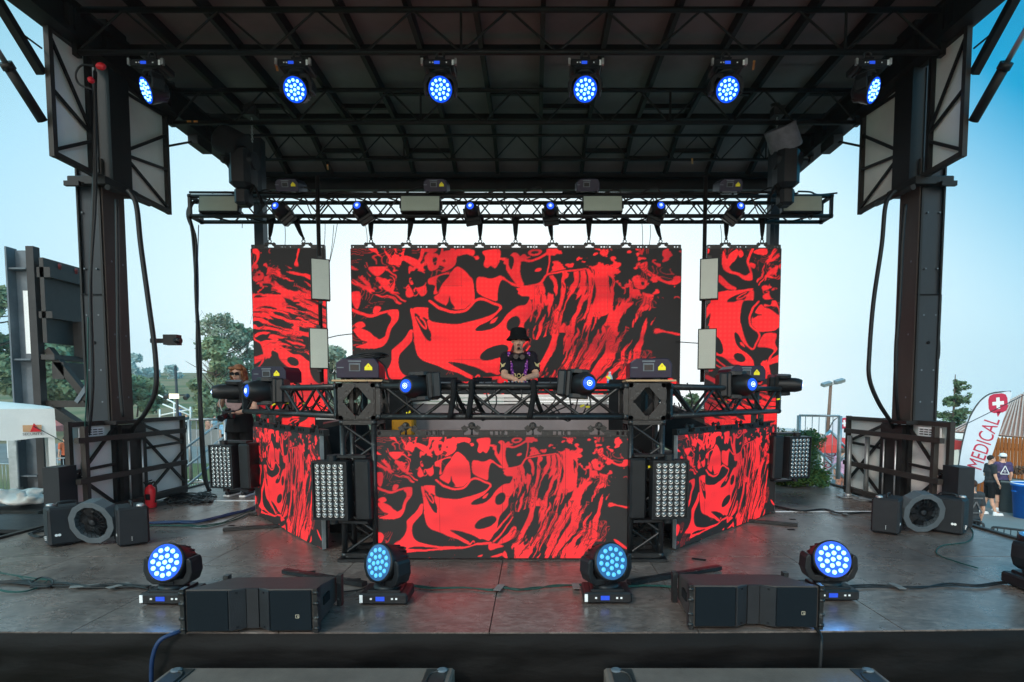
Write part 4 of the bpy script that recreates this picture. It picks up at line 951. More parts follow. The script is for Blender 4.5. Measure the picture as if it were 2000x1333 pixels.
# subwoofer boxes below the stage edge
subm = mat('brown_grey_speaker_top', (.15, .115, .098), .55, 0, .22, 5, .15, 90)
for x0, x1, yb, lb in ((355, 893, 1288, 'left'), (1178, 1702, 1300, 'right')):
    zt2 = -.14; p = W(x0, yb, 3.0); t_ = (CAM.z-zt2)/(CAM.z-p.z); A_ = CAM+(p-CAM)*t_; p = W(x1, yb, 3.0); B_ = CAM+(p-CAM)*((CAM.z-zt2)/(CAM.z-p.z)); yb_ = min(A_.y, 2.94)
    t = thing('subwoofer', f'big flat-topped subwoofer cabinet in front of the stage, {lb} one', 'loudspeaker', ((A_.x+B_.x)/2, yb_, -2.1), group='subwoofers in front of the stage')
    w2 = (B_.x-A_.x); q = MB(); q.box((0, -.36, 1.0), (w2, .72, 1.92), ch=.012); q.build('cabinet', subm, t)
    for s_ in (-1, 1):
        q = MB(); x = s_*(w2/2-.09); q.box((x, -.36, 1.963), (.11, .66, .006)); q.path([(x-.02*s_, -.62, 1.968), (x-.03*s_, -.30, 1.968), (x-.03*s_, -.10, 1.968), (x+.02*s_, -.06, 1.968)], .007, 5); q.build('rigging_plate', mat('speaker_rigging_metal', (.05, .047, .045), .45, .3, .2, 9), t)
        q = MB(); q.lathe([(.028, 0), (.028, .006), (.018, .009)], T((x+.03*s_, -.05, 1.966)), 16); q.build('foot_cup', steelg, t)
# ================================================================ fan units
def fan(label, c, group, mir=1):
    t = thing('effect_fan', label, 'fan', c, (0, 0, 0), group)
    for s_ in (-1, 1):
        M2 = T((s_*.285, .02, .008)) @ Matrix.Rotation(-s_*.85, 4, 'Z') @ T((0, 0, 0)); q = MB(); q.box((0, 0, .165), (.30, .23, .33), M2, ch=.018); cs = q.build('case', plasg, t, bevel=.004)
        q = MB(); q.path([tuple(M2 @ V(p_)) for p_ in ((-.07, 0, .325), (-.06, 0, .36), (.06, 0, .36), (.07, 0, .325))], .010, 6, 3); q.build('handle', plas, cs)
        q = MB(); q.lathe([(.030, .325), (.030, .345), (.02, .35)], M2 @ T((-s_*-.105, .06, 0)), 14); q.build('tank_cap', galv, cs)
        q = MB(); f = -.1165
        for a_, z_ in ((-.013, .094), (.008, .094)): q.lathe([(.012, 0), (.012, .001)], M2 @ T((s_*.085+a_, f, z_)) @ Matrix.Rotation(PI/2, 4, 'X'), 10, False)
        for k_ in range(3): q.box((s_*.085-.003, f, .074-.014*k_), (.046-.006*k_, .002, .009), M2)
        q.build('emblem', wlab, cs)
        q = MB(); q.box((s_*.17, -.02, .17), (.03, .05, .05)); q.build('hinge', steelw, t)
    n_ = 12; q = MB(); R1, R0 = .195, .145; cz = .20; tl = Matrix.Rotation(.16, 4, 'X'); MM = T((0, -.06, cz)) @ tl
    oc = [(R1*math.cos(PI/12+2*PI*i/n_)*1.03, R1*math.sin(PI/12+2*PI*i/n_)) for i in range(n_)]; ic = [(R0*math.cos(PI/12+2*PI*i/n_), R0*math.sin(PI/12+2*PI*i/n_)) for i in range(n_)]
    vs = [(x, -.02, z) for x, z in oc]+[(x, -.02, z) for x, z in ic]+[(x, .10, z) for x, z in oc]+[(x, .10, z) for x, z in ic]
    fs = []
    for i in range(n_):
        j = (i+1) % n_; fs += [(i, n_+i, n_+j, j), (i, j, 2*n_+j, 2*n_+i), (n_+i, 3*n_+i, 3*n_+j, n_+j), (2*n_+i, 2*n_+j, 3*n_+j, 3*n_+i)]
    q.add(vs, fs, False, MM); q.build('fan_ring', mat('blue_grey_fan_paint', (.075, .088, .098), .5, 0, .15, 10, .1, 150), t, bevel=.003)
    q = MB(); q.lathe([(.146, 0), (.146, .004)], MM @ T((0, .07, 0)) @ Matrix.Rotation(PI/2, 4, 'X'), 24, False); q.build('back_plate', blackcloth, t)
    q = MB()
    for i in range(22):
        a = 2*PI*i/22; q.tube(MM @ V((.035*math.cos(a), -.012, .035*math.sin(a))), MM @ V((.146*math.cos(a+.25), -.006, .146*math.sin(a+.25))), .0022, n=5)
    for r_ in (.07, .11): q.ring((0, 0, 0), r_, .0022, MM @ T((0, -.010, 0)) @ Matrix.Rotation(PI/2, 4, 'X'), 28, 5)
    q.build('guard', plasb, t)
    q = MB()
    for i in range(7):
        a = 2*PI*i/7; P4 = [(.03*math.cos(a), .03, .03*math.sin(a)), (.14*math.cos(a), .05, .14*math.sin(a)), (.14*math.cos(a+.5), .02, .14*math.sin(a+.5)), (.03*math.cos(a+.9), .02, .03*math.sin(a+.9))]
        q.add(P4, [(0, 1, 2, 3), (0, 3, 2, 1)], False, MM)
    q.build('blade', plas, t)
    q = MB(); q.lathe([(.028, 0), (.026, .010), (.012, .016), (.01, .016)], MM @ T((0, .0, 0)) @ Matrix.Rotation(PI/2, 4, 'X'), 18); q.build('hub', plasg, t)
    return t
a = FL(193, 1062); fan('floor fan between two dark boxes at the left side of the stage', (a.x, a.y, .004), 'fan units on the stage floor')
a = FL(1793, 1040); fan('floor fan between two dark boxes at the right side of the stage', (a.x, a.y, .004), 'fan units on the stage floor')
# fire extinguisher
a = FL(295, 992); t = thing('fire_extinguisher', 'red fire extinguisher standing at the foot of the left folded wing', 'fire extinguisher', (a.x, a.y, .004))
q = MB(); q.lathe([(.052, 0), (.056, .012), (.056, .20), (.046, .235), (.022, .255), (.018, .27)], Matrix.Diagonal((1.1, .9, 1, 1)), 20); q.build('cylinder', redp, t)
q = MB(); q.box((0, 0, .285), (.03, .03, .03)); q.box((-.02, -.01, .31), (.10, .02, .012), (0, -.3, 0)); q.box((-.02, -.01, .285), (.08, .02, .010)); q.build('valve', plas, t)
q = MB(); q.path([(.01, 0, .285), (.06, -.01, .30), (.08, -.01, .2), (.068, -.02, .06)], .009, 6); q.build('hose', rub, t)
q = MB(); q.box((0, -.048, .13), (.05, .01, .07)); q.build('label', plasb, t)
# steel bars lying on the floor
for i, (pts, lb) in enumerate((([(436, 1038), (560, 1029)], 'black steel bar on the floor left of the angled left screen'), ([(556, 1120), (712, 1146)], 'black steel bar on the floor behind the left front loudspeaker'), ([(1228, 1143), (1405, 1113)], 'black steel bar on the floor right of the booth front'), ([(1440, 1018), (1558, 1029)], 'black steel bar with white end tag below the angled right screen'), ([(770, 1098), (830, 1080)], 'black steel bar foot under the front booth screen, left'), ([(1190, 1098), (1140, 1080)], 'black steel bar foot under the front booth screen, right'))):
    a, b2 = FL(*pts[0]), FL(*pts[1]); a.z = b2.z = .018; q = MB(); q.beam(a, b2, .055, .028); q.beam(a+V((0, 0, .0145)), b2+V((0, 0, .0145)), .02, .004); tag(q.build('steel_bar', steelw), lb, 'bar')
# ================================================================ cables
def cable(label, pts, r, m=rub, n_=1, j=.02, floor=True, cat='cable', d=None):
    q = MB(); P = []
    if n_ > 1: t = thing('cable_bundle', label, cat, W(*pts[0][:2], 4) if floor else W(*pts[0]))
    for p in pts:
        P.append((FL(p[0], p[1]) if floor else W(p[0], p[1], p[2] if len(p) > 2 else d)))
    for k_ in range(n_):
        Q = [p+V((random.uniform(-j, j), random.uniform(-j, j), (r+.004+random.uniform(0, r*1.6)) if floor else random.uniform(-j, j)*.4))for p in P] if n_ > 1 else [p+V((0, 0, r+.003 if floor else 0)) for p in P]
        if n_ > 1: MB().path(Q, r, 6, 6).build('cable', m, t, True)
        else: q.path(Q, r, 6, 6)
    return t if n_ > 1 else tag(q.build('cable', m), label, cat)
for i_, (px, py, w_, rz_) in enumerate(((165, 1150, .16, .5), (232, 1149, .14, 1.2), (975, 1153, .15, 1.4), (1125, 1150, .14, 1.6), (1752, 1150, .15, 1.5), (620, 1016, .12, .8), (1650, 1007, .12, 1.3))):
    p = FL(px, py); q = MB(); q.box((p.x, p.y, .019), (w_, .05, .002), (0, .06, rz_)); tag(q.build('tape_strip', mat('grey_gaffer_tape', (.20, .19, .18), .6, 0, .2, 20)), 'grey tape strip holding cables to the floor, '+('below the far left cable loop', 'left of the far left wash light', 'in front of the booth screen', 'left of the right centre wash light', 'right of the far right wash light', 'behind the booth left wing', 'left of the right fan unit')[i_], 'tape', 'tape strips on the stage floor')
random.seed(5)
cable('black cable bundle on the floor from the left edge to the wash light', [(-20, 1143), (40, 1140), (75, 1146), (120, 1146), (170, 1150), (230, 1148), (290, 1153)], .006, rub, 6, .03)
cable('green cable among the black ones on the floor at far left', [(-20, 1120), (30, 1128), (60, 1134), (90, 1140), (60, 1155), (10, 1160), (-20, 1150)], .004, rubg, 2, .03)
cable('loop of black cable on the floor near the left edge', [(60, 1143), (80, 1132), (100, 1138), (95, 1150), (60, 1150)], .005, rub, 2, .01)
cable('long blue and black cable bundle on the floor from the left fan to the booth', [(278, 1026), (330, 1024), (390, 1022), (440, 1010), (490, 998), (520, 985)], .008, rubb, 6, .05)
cable('green cable lying beside the blue bundle left of the booth', [(285, 1028), (360, 1030), (400, 1032), (450, 1018), (500, 996)], .006, rubg, 3, .05)
cable('black cable heap at the foot of the truss cable drop', [(320, 978), (350, 985), (385, 975), (400, 965), (420, 972), (395, 985), (355, 975), (330, 970), (372, 968), (410, 975)], .009, rub, 6, .09)
cable('black cables on the floor between the right booth wing and the right fan', [(1510, 990), (1560, 1000), (1610, 998), (1640, 1005), (1700, 1003), (1715, 1008)], .006, rub, 5, .03)
cable('small green cable coils on the floor in front of the booth', [(800, 1148), (850, 1152), (900, 1150), (960, 1156), (985, 1150), (1010, 1156), (1050, 1152), (1080, 1148), (1140, 1146)], .004, rubg, 4, .025)
cable('black cable across the floor from the right wash light to the right edge', [(1660, 1150), (1720, 1148), (1790, 1152), (1850, 1146), (1910, 1150), (1960, 1142), (2020, 1146)], .006, rub, 3, .02)
cable('thin green cable curving over the floor right of the right fan', [(1880, 1022), (1900, 1040), (1890, 1060), (1840, 1068), (1830, 1084), (1870, 1100), (1910, 1112)], .005, rubg, 1)
cable('coil of cable on the floor left of the left fan', [(60, 1045), (85, 1036), (100, 1045), (75, 1052), (58, 1046), (90, 1040)], .006, rub, 3, .02)
cable('green cable on the floor from the centre wash light to the right loudspeaker', [(1222, 1150), (1260, 1148), (1310, 1150), (1330, 1160)], .005, rubg, 3, .015)
cable('black cable on the floor between the left loudspeaker and the dim left wash light', [(660, 1160), (700, 1156), (725, 1148)], .005, rub, 2, .01)
cable('black cable hanging over the stage edge beside the left loudspeaker', [(372, 1225, 3.10), (345, 1236, 3.03), (312, 1252, 2.985), (297, 1290, 2.97), (296, 1345, 2.97)], .011, rubb, 1, floor=False)
cable('black cable hanging over the stage edge beside the right loudspeaker', [(1592, 1225, 3.10), (1602, 1240, 3.04), (1604, 1262, 2.985), (1600, 1330, 2.97)], .010, rub, 1, floor=False)
cable('thick black cable hanging in a loop beside the left column', [(250, 372, 6.1), (266, 400, 6.1), (275, 480, 6.1), (290, 590, 6.1), (303, 690, 6.1), (304, 760, 6.1), (285, 805, 6.2), (264, 832, 6.45), (256, 850, 6.6)], .025, rub, 1, floor=False)
cable('thick black cable hanging in a loop beside the right column', [(1748, 372, 6.1), (1730, 400, 6.1), (1722, 480, 6.1), (1706, 590, 6.1), (1698, 690, 6.1), (1698, 740, 6.1), (1715, 785, 6.2), (1738, 822, 6.45), (1746, 840, 6.6)], .022, rub, 1, floor=False)
cable('black cable running down the inner edge of the right column', [(1768, 400, 6.14), (1762, 470, 6.14), (1756, 600, 6.14), (1750, 680, 6.14), (1750, 770, 6.2), (1757, 835, 6.5)], .020, rub, 1, floor=False)
cable('black cable running down the inner edge of the left column', [(228, 390, 6.1), (230, 560, 6.1), (232, 700, 6.1), (240, 815, 6.12)], .018, rub, 1, floor=False)
cable('thin black and green lines down the outer edge of the left column', [(186, 140, 5.95), (183, 380, 5.95), (178, 560, 5.95), (180, 760, 5.95), (165, 900, 5.95), (152, 985, 5.95)], .016, rub, 2, .012, floor=False)
cable('thin green line beside the left column', [(172, 620, 5.9), (170, 760, 5.9), (160, 900, 5.9), (152, 985, 5.9)], .006, rubg, 1, floor=False)
LOOPC = cable('looped black cable with red plugs at the top of the left column', [(185, 130, 5.7), (160, 128, 5.7), (148, 145, 5.7), (155, 165, 5.7), (180, 175, 5.7)], .010, rub, 1, floor=False)
q = MB(); p = W(197, 130, 5.7); q.ball(p, (.05, .03, .035), 8); p = W(178, 157, 5.7); q.ball(p, (.03, .03, .03), 8); q.each('cable_plug', redp, LOOPC)
cable('black cable bundle dropping from the left end of the flown truss to the floor', [(384, 395, 7.75), (374, 400, 7.7), (371, 425, 7.7), (381, 470, 7.7), (383, 560, 7.7), (388, 700, 7.7), (393, 820, 7.7), (400, 930, 7.65), (410, 958, 7.6)], .017, rub, 5, .02, floor=False)
cable('blue line beside the cable bundle dropping from the flown truss', [(388, 440, 7.7), (386, 560, 7.7), (392, 760, 7.7), (402, 940, 7.65)], .006, rubb, 1, floor=False)
cable('black guy rope across the white canopy at the left edge', [(-20, 792, 6.6), (60, 830, 6.4), (128, 866, 5.9)], .005, rub, 1, floor=False)
cable('black guy rope in front of the red and white flag at the right edge', [(2020, 762, 7.5), (1935, 805, 7.0), (1868, 838, 6.4)], .005, rub, 1, floor=False)
cable('black cable between the centre screen and the left hanging pipe', [(694, 652, 7.75), (660, 656, 7.6), (636, 662, 7.5)], .006, rub, 1, floor=False)
cable('black cable between the centre screen and the right hanging pipe', [(1322, 668, 7.75), (1350, 670, 7.6), (1366, 671, 7.5)], .006, rub, 1, floor=False)
q = MB(); random.seed(9)
for i in range(26):
    x0 = random.uniform(-2.4, 2.6); b2 = 0 if abs(x0) < 1.1 else (abs(x0)-1.1)*1.05
    q.path([(x0, YT-.1+b2, ZT+.16), (x0+.04, YT-.13+b2, ZT+random.uniform(-.05, .05)), (x0+random.uniform(-.1, .1), YT-.06+b2, ZT-random.uniform(.1, .16)), (x0+random.uniform(-.2, .2), YT+.1+b2, ZT-.02)], .006, 5, 4)
TCAB = tag(q.build('cable', rub), 'black cables tied through the booth truss', 'cable')
q = MB()
for px, py, d in ((800, 815, 4.5), (798, 806, 4.5), (1148, 795, 4.5), (1137, 793, 4.5), (535, 790, 5.4), (560, 788, 5.5), (596, 789, 5.6), (1245, 912, 4.4), (1270, 912, 4.4), (1410, 780, 5.4), (1415, 785, 5.4), (1520, 780, 6.1), (1188, 738, 4.5)):
    p = W(px, py, d); q.box(p, (.035, .02, .016), (0, random.uniform(-.6, .6), 0))
q.each('cable_connector', yel, TCAB)
q = MB()
for x in (.12, .38, .62, .88): p = W(733+496*x, 832, 4.47); q.ring((p.x, 4.47, 1.075), .022, .009, Matrix.Rotation(PI/2, 4, 'X'), 14); q.tube((p.x, 4.47, 1.0), (p.x, 4.47, 1.06), .008); q.tube((p.x, 4.43, 1.085), (p.x, 4.50, 1.085), .014)
q.each('shackle', steelw, FT, True)
q = MB()
for px in (886, 921, 1042): p = W(px, 760, 4.4); q.path([(p.x-.03, YT-.16, ZT-.13), (p.x, YT-.165, ZT+.05), (p.x, YT-.165, ZT+.14), (p.x, YT-.11, ZT+.155), (p.x+.02, YT+.05, ZT+.15)], lambda u: .022, 8, 4); q.path([(p.x, YT-.15, ZT+.10), (p.x+.05, YT, ZT-.05), (p.x+.09, YT+.12, ZT-.13)], .018, 8, 4)
q.each('strap', blackcloth, FT, True)
# chain hoists under the roof
for s_, px, lb in ((-1, 498, 'left'), (1, 1512, 'right')):
    p = W(px, 330, 7.5); t = thing('chain_hoist', f'black electric chain hoist hanging from the roof truss at the {lb}', 'hoist', (p.x, 7.45, 4.0), group='chain hoists carrying the flown truss')
    q = MB(); q.box((s_*.10, 0, .27), (.22, .24, .46), ch=.05); q.tube((s_*.10-.13, 0, .36), (s_*.10+.13, 0, .36), .10, n=18); q.box((s_*.10, 0, -.05), (.14, .16, .2), ch=.03); q.build('motor_housing', plas, t)
    q = MB(); bx = -.28 if s_ < 0 else .08; bz = .62 if s_ < 0 else .62
    MB_ = T((bx if s_ < 0 else .06, -.02, .60)) @ Matrix.Rotation(-s_*.5, 4, 'Y')
    q.lathe([(.02, -.02), (.145, -.02), (.155, .0), (.15, .20), (.155, .225), (.14, .23), (.02, .22)], MB_ @ (Matrix.Rotation(PI/2, 4, 'Y') if s_ < 0 else Matrix.Rotation(.35, 4, 'X') @ T((0, 0, -.1))), 20); q.build('chain_bag', mat('dark_grey_canvas', (.016, .016, .018), .8, 0, .25, 9, .3, 60) if s_ < 0 else mat('grey_violet_canvas', (.20, .19, .22), .8, 0, .3, 9, .3, 60), t)
    q = MB()
    for k_ in range(14): q.ring((0, 0, .58+.026*k_), .010, .0035, (Matrix.Rotation(PI/2, 4, 'X') if k_ % 2 else Matrix.Rotation(PI/2, 4, 'Y')), 8, 4)
    q.build('chain', alu, t)
    q = MB(); q.path([(0, 0, .93), (.05, 0, .88), (.03, 0, .96), (0, 0, 1.0), (-.06, 0, .98)], .016, 7); q.box((0, 0, .90), (.10, .12, .10)); q.build('hook', steelw, t)
    q = MB(); q.path([(-.08, -.02, -.12), (0, 0, .10), (.08, .02, -.12)], .02, 7, 1); q.build('bridle', blackcloth, t); t.matrix_basis = T((p.x, 7.45, 3.93)) @ Matrix.Diagonal((1.3, 1.2, 1.12, 1))
# ================================================================ DJ table, players
t = thing('dj_riser', 'black riser platform behind the DJ booth', 'platform', (0, 6.5, 0))
q = MB(); q.box((0, 6.75, .20), (3.0, 1.5, .40)); q.build('deck', plasg, t, True); q = MB(); q.box((0, 5.995, .2), (3.0, .012, .39)); q.build('skirt', blackcloth, t, True)
for x0_, x1_ in ((-1.45, -1.03), (1.04, 1.52)):
    q = MB(); q.box(((x0_+x1_)/2, 5.95, .95), (x1_-x0_, .03, 1.08)); q.build('added_gap_sheet', blackcloth, t, True)  # dark sheets added to shut out the bright background beside the table
a = W(806, 790, 6.2); b2 = W(1200, 790, 6.2); t = thing('dj_table', 'DJ table with silver edge profile and mauve-grey cloth front', 'table', ((a.x+b2.x)/2, 6.5, .40)); w2 = b2.x-a.x; cx = (a.x+b2.x)/2
q = MB(); q.box((cx, 6.5, 1.36), (w2+.06, .66, .03)); q.build('table_top', plasg, t, True)
q = MB(); q.box((cx, 6.165, 1.315), (w2+.02, .03, .035)); q.box((cx, 6.170, 1.275), (w2+.0, .03, .028)); q.box((cx, 6.172, 1.24), (w2, .03, .022)); q.build('edge_profile', alu, t, True)
vs = []; fs = []
for i in range(81):
    x = cx-w2/2+w2*i/80
    for j in range(9): z = 1.225-.82*j/8; vs.append((x, 6.185-.012*math.sin(x*9+1)*j/8-.006*math.sin(x*23)*j/8, z))
fs = [(i*9+j, i*9+j+1, (i+1)*9+j+1, (i+1)*9+j) for i in range(80) for j in range(8)]
MB().add(vs, fs, True).build('front_cloth', greytab, t, True)
for s_ in (-1, 1):
    for y in (6.22, 6.78): q = MB(); q.box((cx+s_*(w2/2-.03), y, .875), (.04, .04, .95)); q.build('leg', alu, t, True)
def cdj(px, lb):
    p = W(px, 745, 6.42); t = thing('media_player', f'grey media player on the DJ table, {lb}', 'DJ player', (p.x, 6.50, 1.376), Matrix.Identity(4), 'media players on the DJ table')
    q = MB(); q.box((0, 0, .055), (.32, .36, .085), ch=.008); q.build('body', mat('slate_grey_player', (.075, .085, .10), .4, .1, .15, 20), t)
    q = MB(); q.lathe([(.10, 0), (.102, .012), (.09, .018)], T((0, .04, .098)), 28); q.build('jog_wheel', plasb, t)
    q = MB(); q.box((0, -.15, .118), (.22, .012, .06), (-.5, 0, 0)); q.build('screen', plasb, t)
    q = MB()
    for s_ in (-1, 1): q.lathe([(.018, 0), (.018, .012)], T((s_*.12, 0, 0)), 10); q.box((s_*.12, .12, .006), (.03, .03, .012))
    q.build('foot', rub, t)
    text(None, 'Pioneer DJ', .040, T((0, -.1815, .058)) @ FACE, mat('pale_print', (.62, .64, .66), .5, 0, .05, 10), 'lettering', t, .0005, xs=1.1)
cdj(876, 'first from the left'); cdj(943, 'second from the left'); cdj(1069, 'just right of the DJ'); cdj(1118, 'farthest right')
p = W(1008, 745, 6.42); t = thing('dj_mixer', 'black DJ mixer on the table under the DJ hands', 'mixer', (p.x, 6.5, 1.376)); q = MB(); q.box((0, 0, .05), (.32, .38, .08), ch=.008); q.build('body', plas, t)
q = MB(); random.seed(2)
for i in range(7):
    for j in range(7): q.lathe([(.009, 0), (.008, .016)], T((-.125+i*.042, -.15+j*.048, .09)), 8)
q.build('knob', galv, t)
p = W(1191, 742, 6.3); t = thing('water_bottle', 'clear plastic water bottle with blue label standing right of the DJ', 'bottle', (p.x, 6.3, 1.376))
glb = mat('clear_pet', (.55, .62, .68), .12, 0, .1, 20); q = MB(); q.lathe([(.028, 0), (.032, .01), (.032, .13), (.028, .155), (.012, .185), (.012, .195)], None, 16); q.build('body', glb, t)
q = MB(); q.lathe([(.0335, .05), (.0335, .105)], None, 16); q.build('label', mat('blue_label', (.05, .2, .55), .5, 0, .1, 20), t); q = MB(); q.lathe([(.014, .19), (.014, .208)], None, 12); q.build('cap', wlab, t)
p = W(785, 835, 5.6); t = thing('tool_case', 'yellow plastic case behind the left end of the front booth truss', 'case', (p.x, 5.7, .75)); q = MB(); q.box((0, 0, .16), (.22, .16, .36), ch=.02); q.build('body', mat('amber_plastic', (.45, .20, .01), .45, 0, .1, 9), t); q = MB(); q.box((0, 0, -.37), (.3, .3, .70)); q.build('stand', plas, t); q = MB(); q.path([(-.06, 0, .34), (-.05, 0, .38), (.05, 0, .38), (.06, 0, .34)], .01); q.build('handle', plas, t)
# monitor speakers beside the booth
def monitor(px, py, d, yaw, roll, lb, z):
    p = W(px, py, d); t = thing('monitor_speaker', lb, 'loudspeaker', (p.x, d, z), Matrix.Rotation(yaw, 4, 'Z') @ Matrix.Rotation(roll, 4, 'Y'))
    q = MB(); q.prism([(-.20, 0), (.20, 0), (.20, .30), (.12, .40), (-.20, .40)], -.2, .2); q.build('cabinet', plas, t, bevel=.006); q = MB(); q.box((0, -.205, .19), (.36, .012, .34), ch=.003); q.build('grille', grille, t)
    return t
monitor(1318, 850, 5.6, -.3, .42, 'black monitor speaker tilted behind the right booth tower', .78); monitor(690, 860, 5.5, .35, -.2, 'black monitor speaker with blue edge behind the left booth tower', .70)
q = MB(); p = W(1318, 850, 5.6); q.box((p.x, 5.6, .38), (.42, .40, .76)); tag(q.build('flight_case', plasg, bevel=.008), 'dark flight case under the tilted monitor speaker at the right of the booth', 'case')
q = MB(); p = W(690, 850, 5.5); q.box((p.x, 5.55, .34), (.40, .40, .68)); tag(q.build('flight_case', plasg, bevel=.008), 'dark flight case under the monitor speaker at the left of the booth', 'case')
t = thing('amplifier_rack', 'grey-black upright rack with white lettering right of the left rear screen foot', 'rack', (W(650, 870, 6.9).x, 6.9, 0)); q = MB(); q.box((0, 0, .55), (.28, .4, 1.1), ch=.01); q.build('case', plasg, t); q = MB(); q.box((0, -.204, 1.06), (.24, .006, .05)); q.build('handle_strip', alu, t)
q = MB(); random.seed(4)
for s_ in (-1, 1):
    for k_ in range(9):
        y = random.uniform(4.8, 5.6); x = s_*random.uniform(1.0, 1.5); z = random.uniform(.1, .9); q.path([(x, y, z), (x+.1, y+.1, z-.15), (x-.1*s_, y, z-.3), (x, y-.1, .02)], .009, 5)
tag(q.build('cable', rub), 'black cables hanging behind the booth towers', 'cable')
# ================================================================ people
def remesh(o, vox, sm=4):
    m = o.modifiers.new('remesh', 'REMESH'); m.mode = 'VOXEL'; m.voxel_size = vox; m.use_smooth_shade = True
    s_ = o.modifiers.new('smooth', 'SMOOTH'); s_.factor = .5; s_.iterations = sm; return o
BASE = dict(head=(0, -.01, 1.605), neck=(0, .01, 1.47), chest=(0, .0, 1.28), waist=(0, 0, 1.06), pelvis=(0, .0, .94),
            shL=(-.175, 0, 1.415), shR=(.175, 0, 1.415), elL=(-.22, .02, 1.13), elR=(.22, .02, 1.13), wrL=(-.23, -.06, .87), wrR=(.23, -.06, .87),
            hipL=(-.09, 0, .92), hipR=(.09, 0, .92), knL=(-.10, -.01, .50), knR=(.10, -.01, .50), anL=(-.10, .02, .09), anR=(.10, .02, .09), toL=(-.11, -.14, .035), toR=(.11, -.14, .035))
def person(label, loc, yaw, J, cloth, vox=.012, sk=None, scale=1.0, hand_dir=None, hair=None, hat=None, group=None, shirt_sleeve=.75, shorts=True, shoe=None, curl=.5):
    j = dict(BASE); j.update(J); j = {k_: V(v) for k_, v in j.items()}
    t = thing('person', label, 'person', loc, Matrix.Rotation(yaw, 4, 'Z'), group); t.scale = (scale,)*3 if False else (1, 1, 1)
    sk = sk or skin; q = MB()
    def cap(a, b2, r1, r2, qq=None): qq = qq or q; qq.tube(a, b2, r1, r2, 12); qq.ball(a, r1, 6); qq.ball(b2, r2, 6)
    hd = j['head']; hy = j.get('headyaw', V((0, 0, 0))).x; ht = j.get('headyaw', V((0, 0, 0))).y
    HM = T(hd) @ Matrix.Rotation(hy, 4, 'Z') @ Matrix.Rotation(ht, 4, 'X')
    q.ball((0, .005, .025), (.074, .092, .092), 10, None) if False else None
    def hb(c, r): q.ball((0, 0, 0), r, 8, HM @ T(c))
    hb((0, .008, .028), (.075, .090, .088)); hb((0, -.022, -.025), (.060, .066, .080)); hb((0, -.050, -.082), (.032, .030, .024)); hb((0, -.090, -.016), (.012, .020, .022)); hb((0, -.080, .005), (.010, .016, .026))
    hb((0, -.080, .030), (.045, .014, .010)); hb((0, -.082, -.050), (.024, .010, .008)); hb((0, -.080, -.060), (.021, .010, .007))
    for s_ in (-1, 1): hb((s_*.075, .008, -.005), (.010, .020, .030)); hb((s_*.038, -.066, -.022), (.020, .014, .018))
    cap(j['neck']-V((0, 0, .04)), HM @ V((0, .015, -.06)), .056, .052)
    ch, wa, pe = j['chest'], j['waist'], j['pelvis']
    q.ball(ch, (.155, .105, .17), 8); q.ball((ch+wa)/2, (.135, .095, .15), 8); q.ball(wa, (.132, .098, .13), 8); q.ball(pe, (.150, .110, .12), 8)
    cap(j['shL'], j['shR'], .062, .062); q.ball((j['shL']+j['shR'])/2+V((0, 0, .03)), (.12, .07, .06), 8)
    for s_ in 'LR':
        cap(j['sh'+s_], j['el'+s_], .052, .041); cap(j['el'+s_], j['wr'+s_], .041, .027)
        cap(j['hip'+s_], j['kn'+s_], .080, .056); cap(j['kn'+s_], j['kn'+s_]*.55+j['an'+s_]*.45+V((0, .015, 0)), .054, .052); cap(j['kn'+s_]*.6+j['an'+s_]*.4, j['an'+s_], .050, .036); cap(j['an'+s_], j['to'+s_], .036, .028)
        d = (j['wr'+s_]-j['el'+s_]).normalized(); hd_ = V(hand_dir[s_]).normalized() if hand_dir and s_ in hand_dir else d
        side = (hd_.cross(V((0, 0, 1)))); side = side.normalized() if side.length > .1 else V((0, 1, 0)) if hand_dir is None else V((1, 0, 0))
        if side.length < .1: side = V((1, 0, 0))
        nrm = side.cross(hd_); w_ = j['wr'+s_]; pm = w_+hd_*.045
        FM = Matrix((side, hd_, nrm)).transposed().to_4x4()
        q.ball((0, 0, 0), (.040, .050, .017), 6, T(pm) @ FM); inw = 1 if s_ == 'L' else -1
        for i, (o_, l_) in enumerate(((-.030, .062), (-.010, .076), (.011, .072), (.031, .056))):
            b0 = pm+hd_*.042+side*o_; dn = -nrm if nrm.z > 0 else nrm; b1 = b0+hd_*l_*.5+dn*.008*curl*2; b3 = b1+(hd_*(1-curl*.6)+dn*curl).normalized()*l_*.5
            cap(b0, b1, .0088, .0082); cap(b1, b3, .0082, .0070)
        b0 = w_+hd_*.02+side*inw*.030; b1 = b0+(hd_*.6+side*inw*.8).normalized()*.035; cap(b0, b1, .011, .0095); cap(b1, b1+hd_*.03, .0095, .008)
    body = remesh(q.build('body', sk, t), vox, 3)
    # facial features as small separate pieces
    q = MB()
    for s_ in (-1, 1): q.ball((0, 0, 0), (.011, .006, .005), 6, HM @ T((s_*.031, -.083, .012)))
    q.each('eye', mat('dark_eye', (.02, .012, .01), .2, 0, .1, 30), t)
    q = MB()
    for s_ in (-1, 1): q.ball((0, 0, 0), (.019, .007, .0045), 6, HM @ T((s_*.032, -.088, .030)))
    q.each('eyebrow', mat('dark_hair', (.02, .013, .010), .7, 0, .3, 60), t)
    q = MB(); q.ball((0, 0, 0), (.022, .007, .0075), 6, HM @ T((0, -.090, -.055))); q.build('mouth', mat('lips', (.38, .12, .10), .5, 0, .1, 30), t)
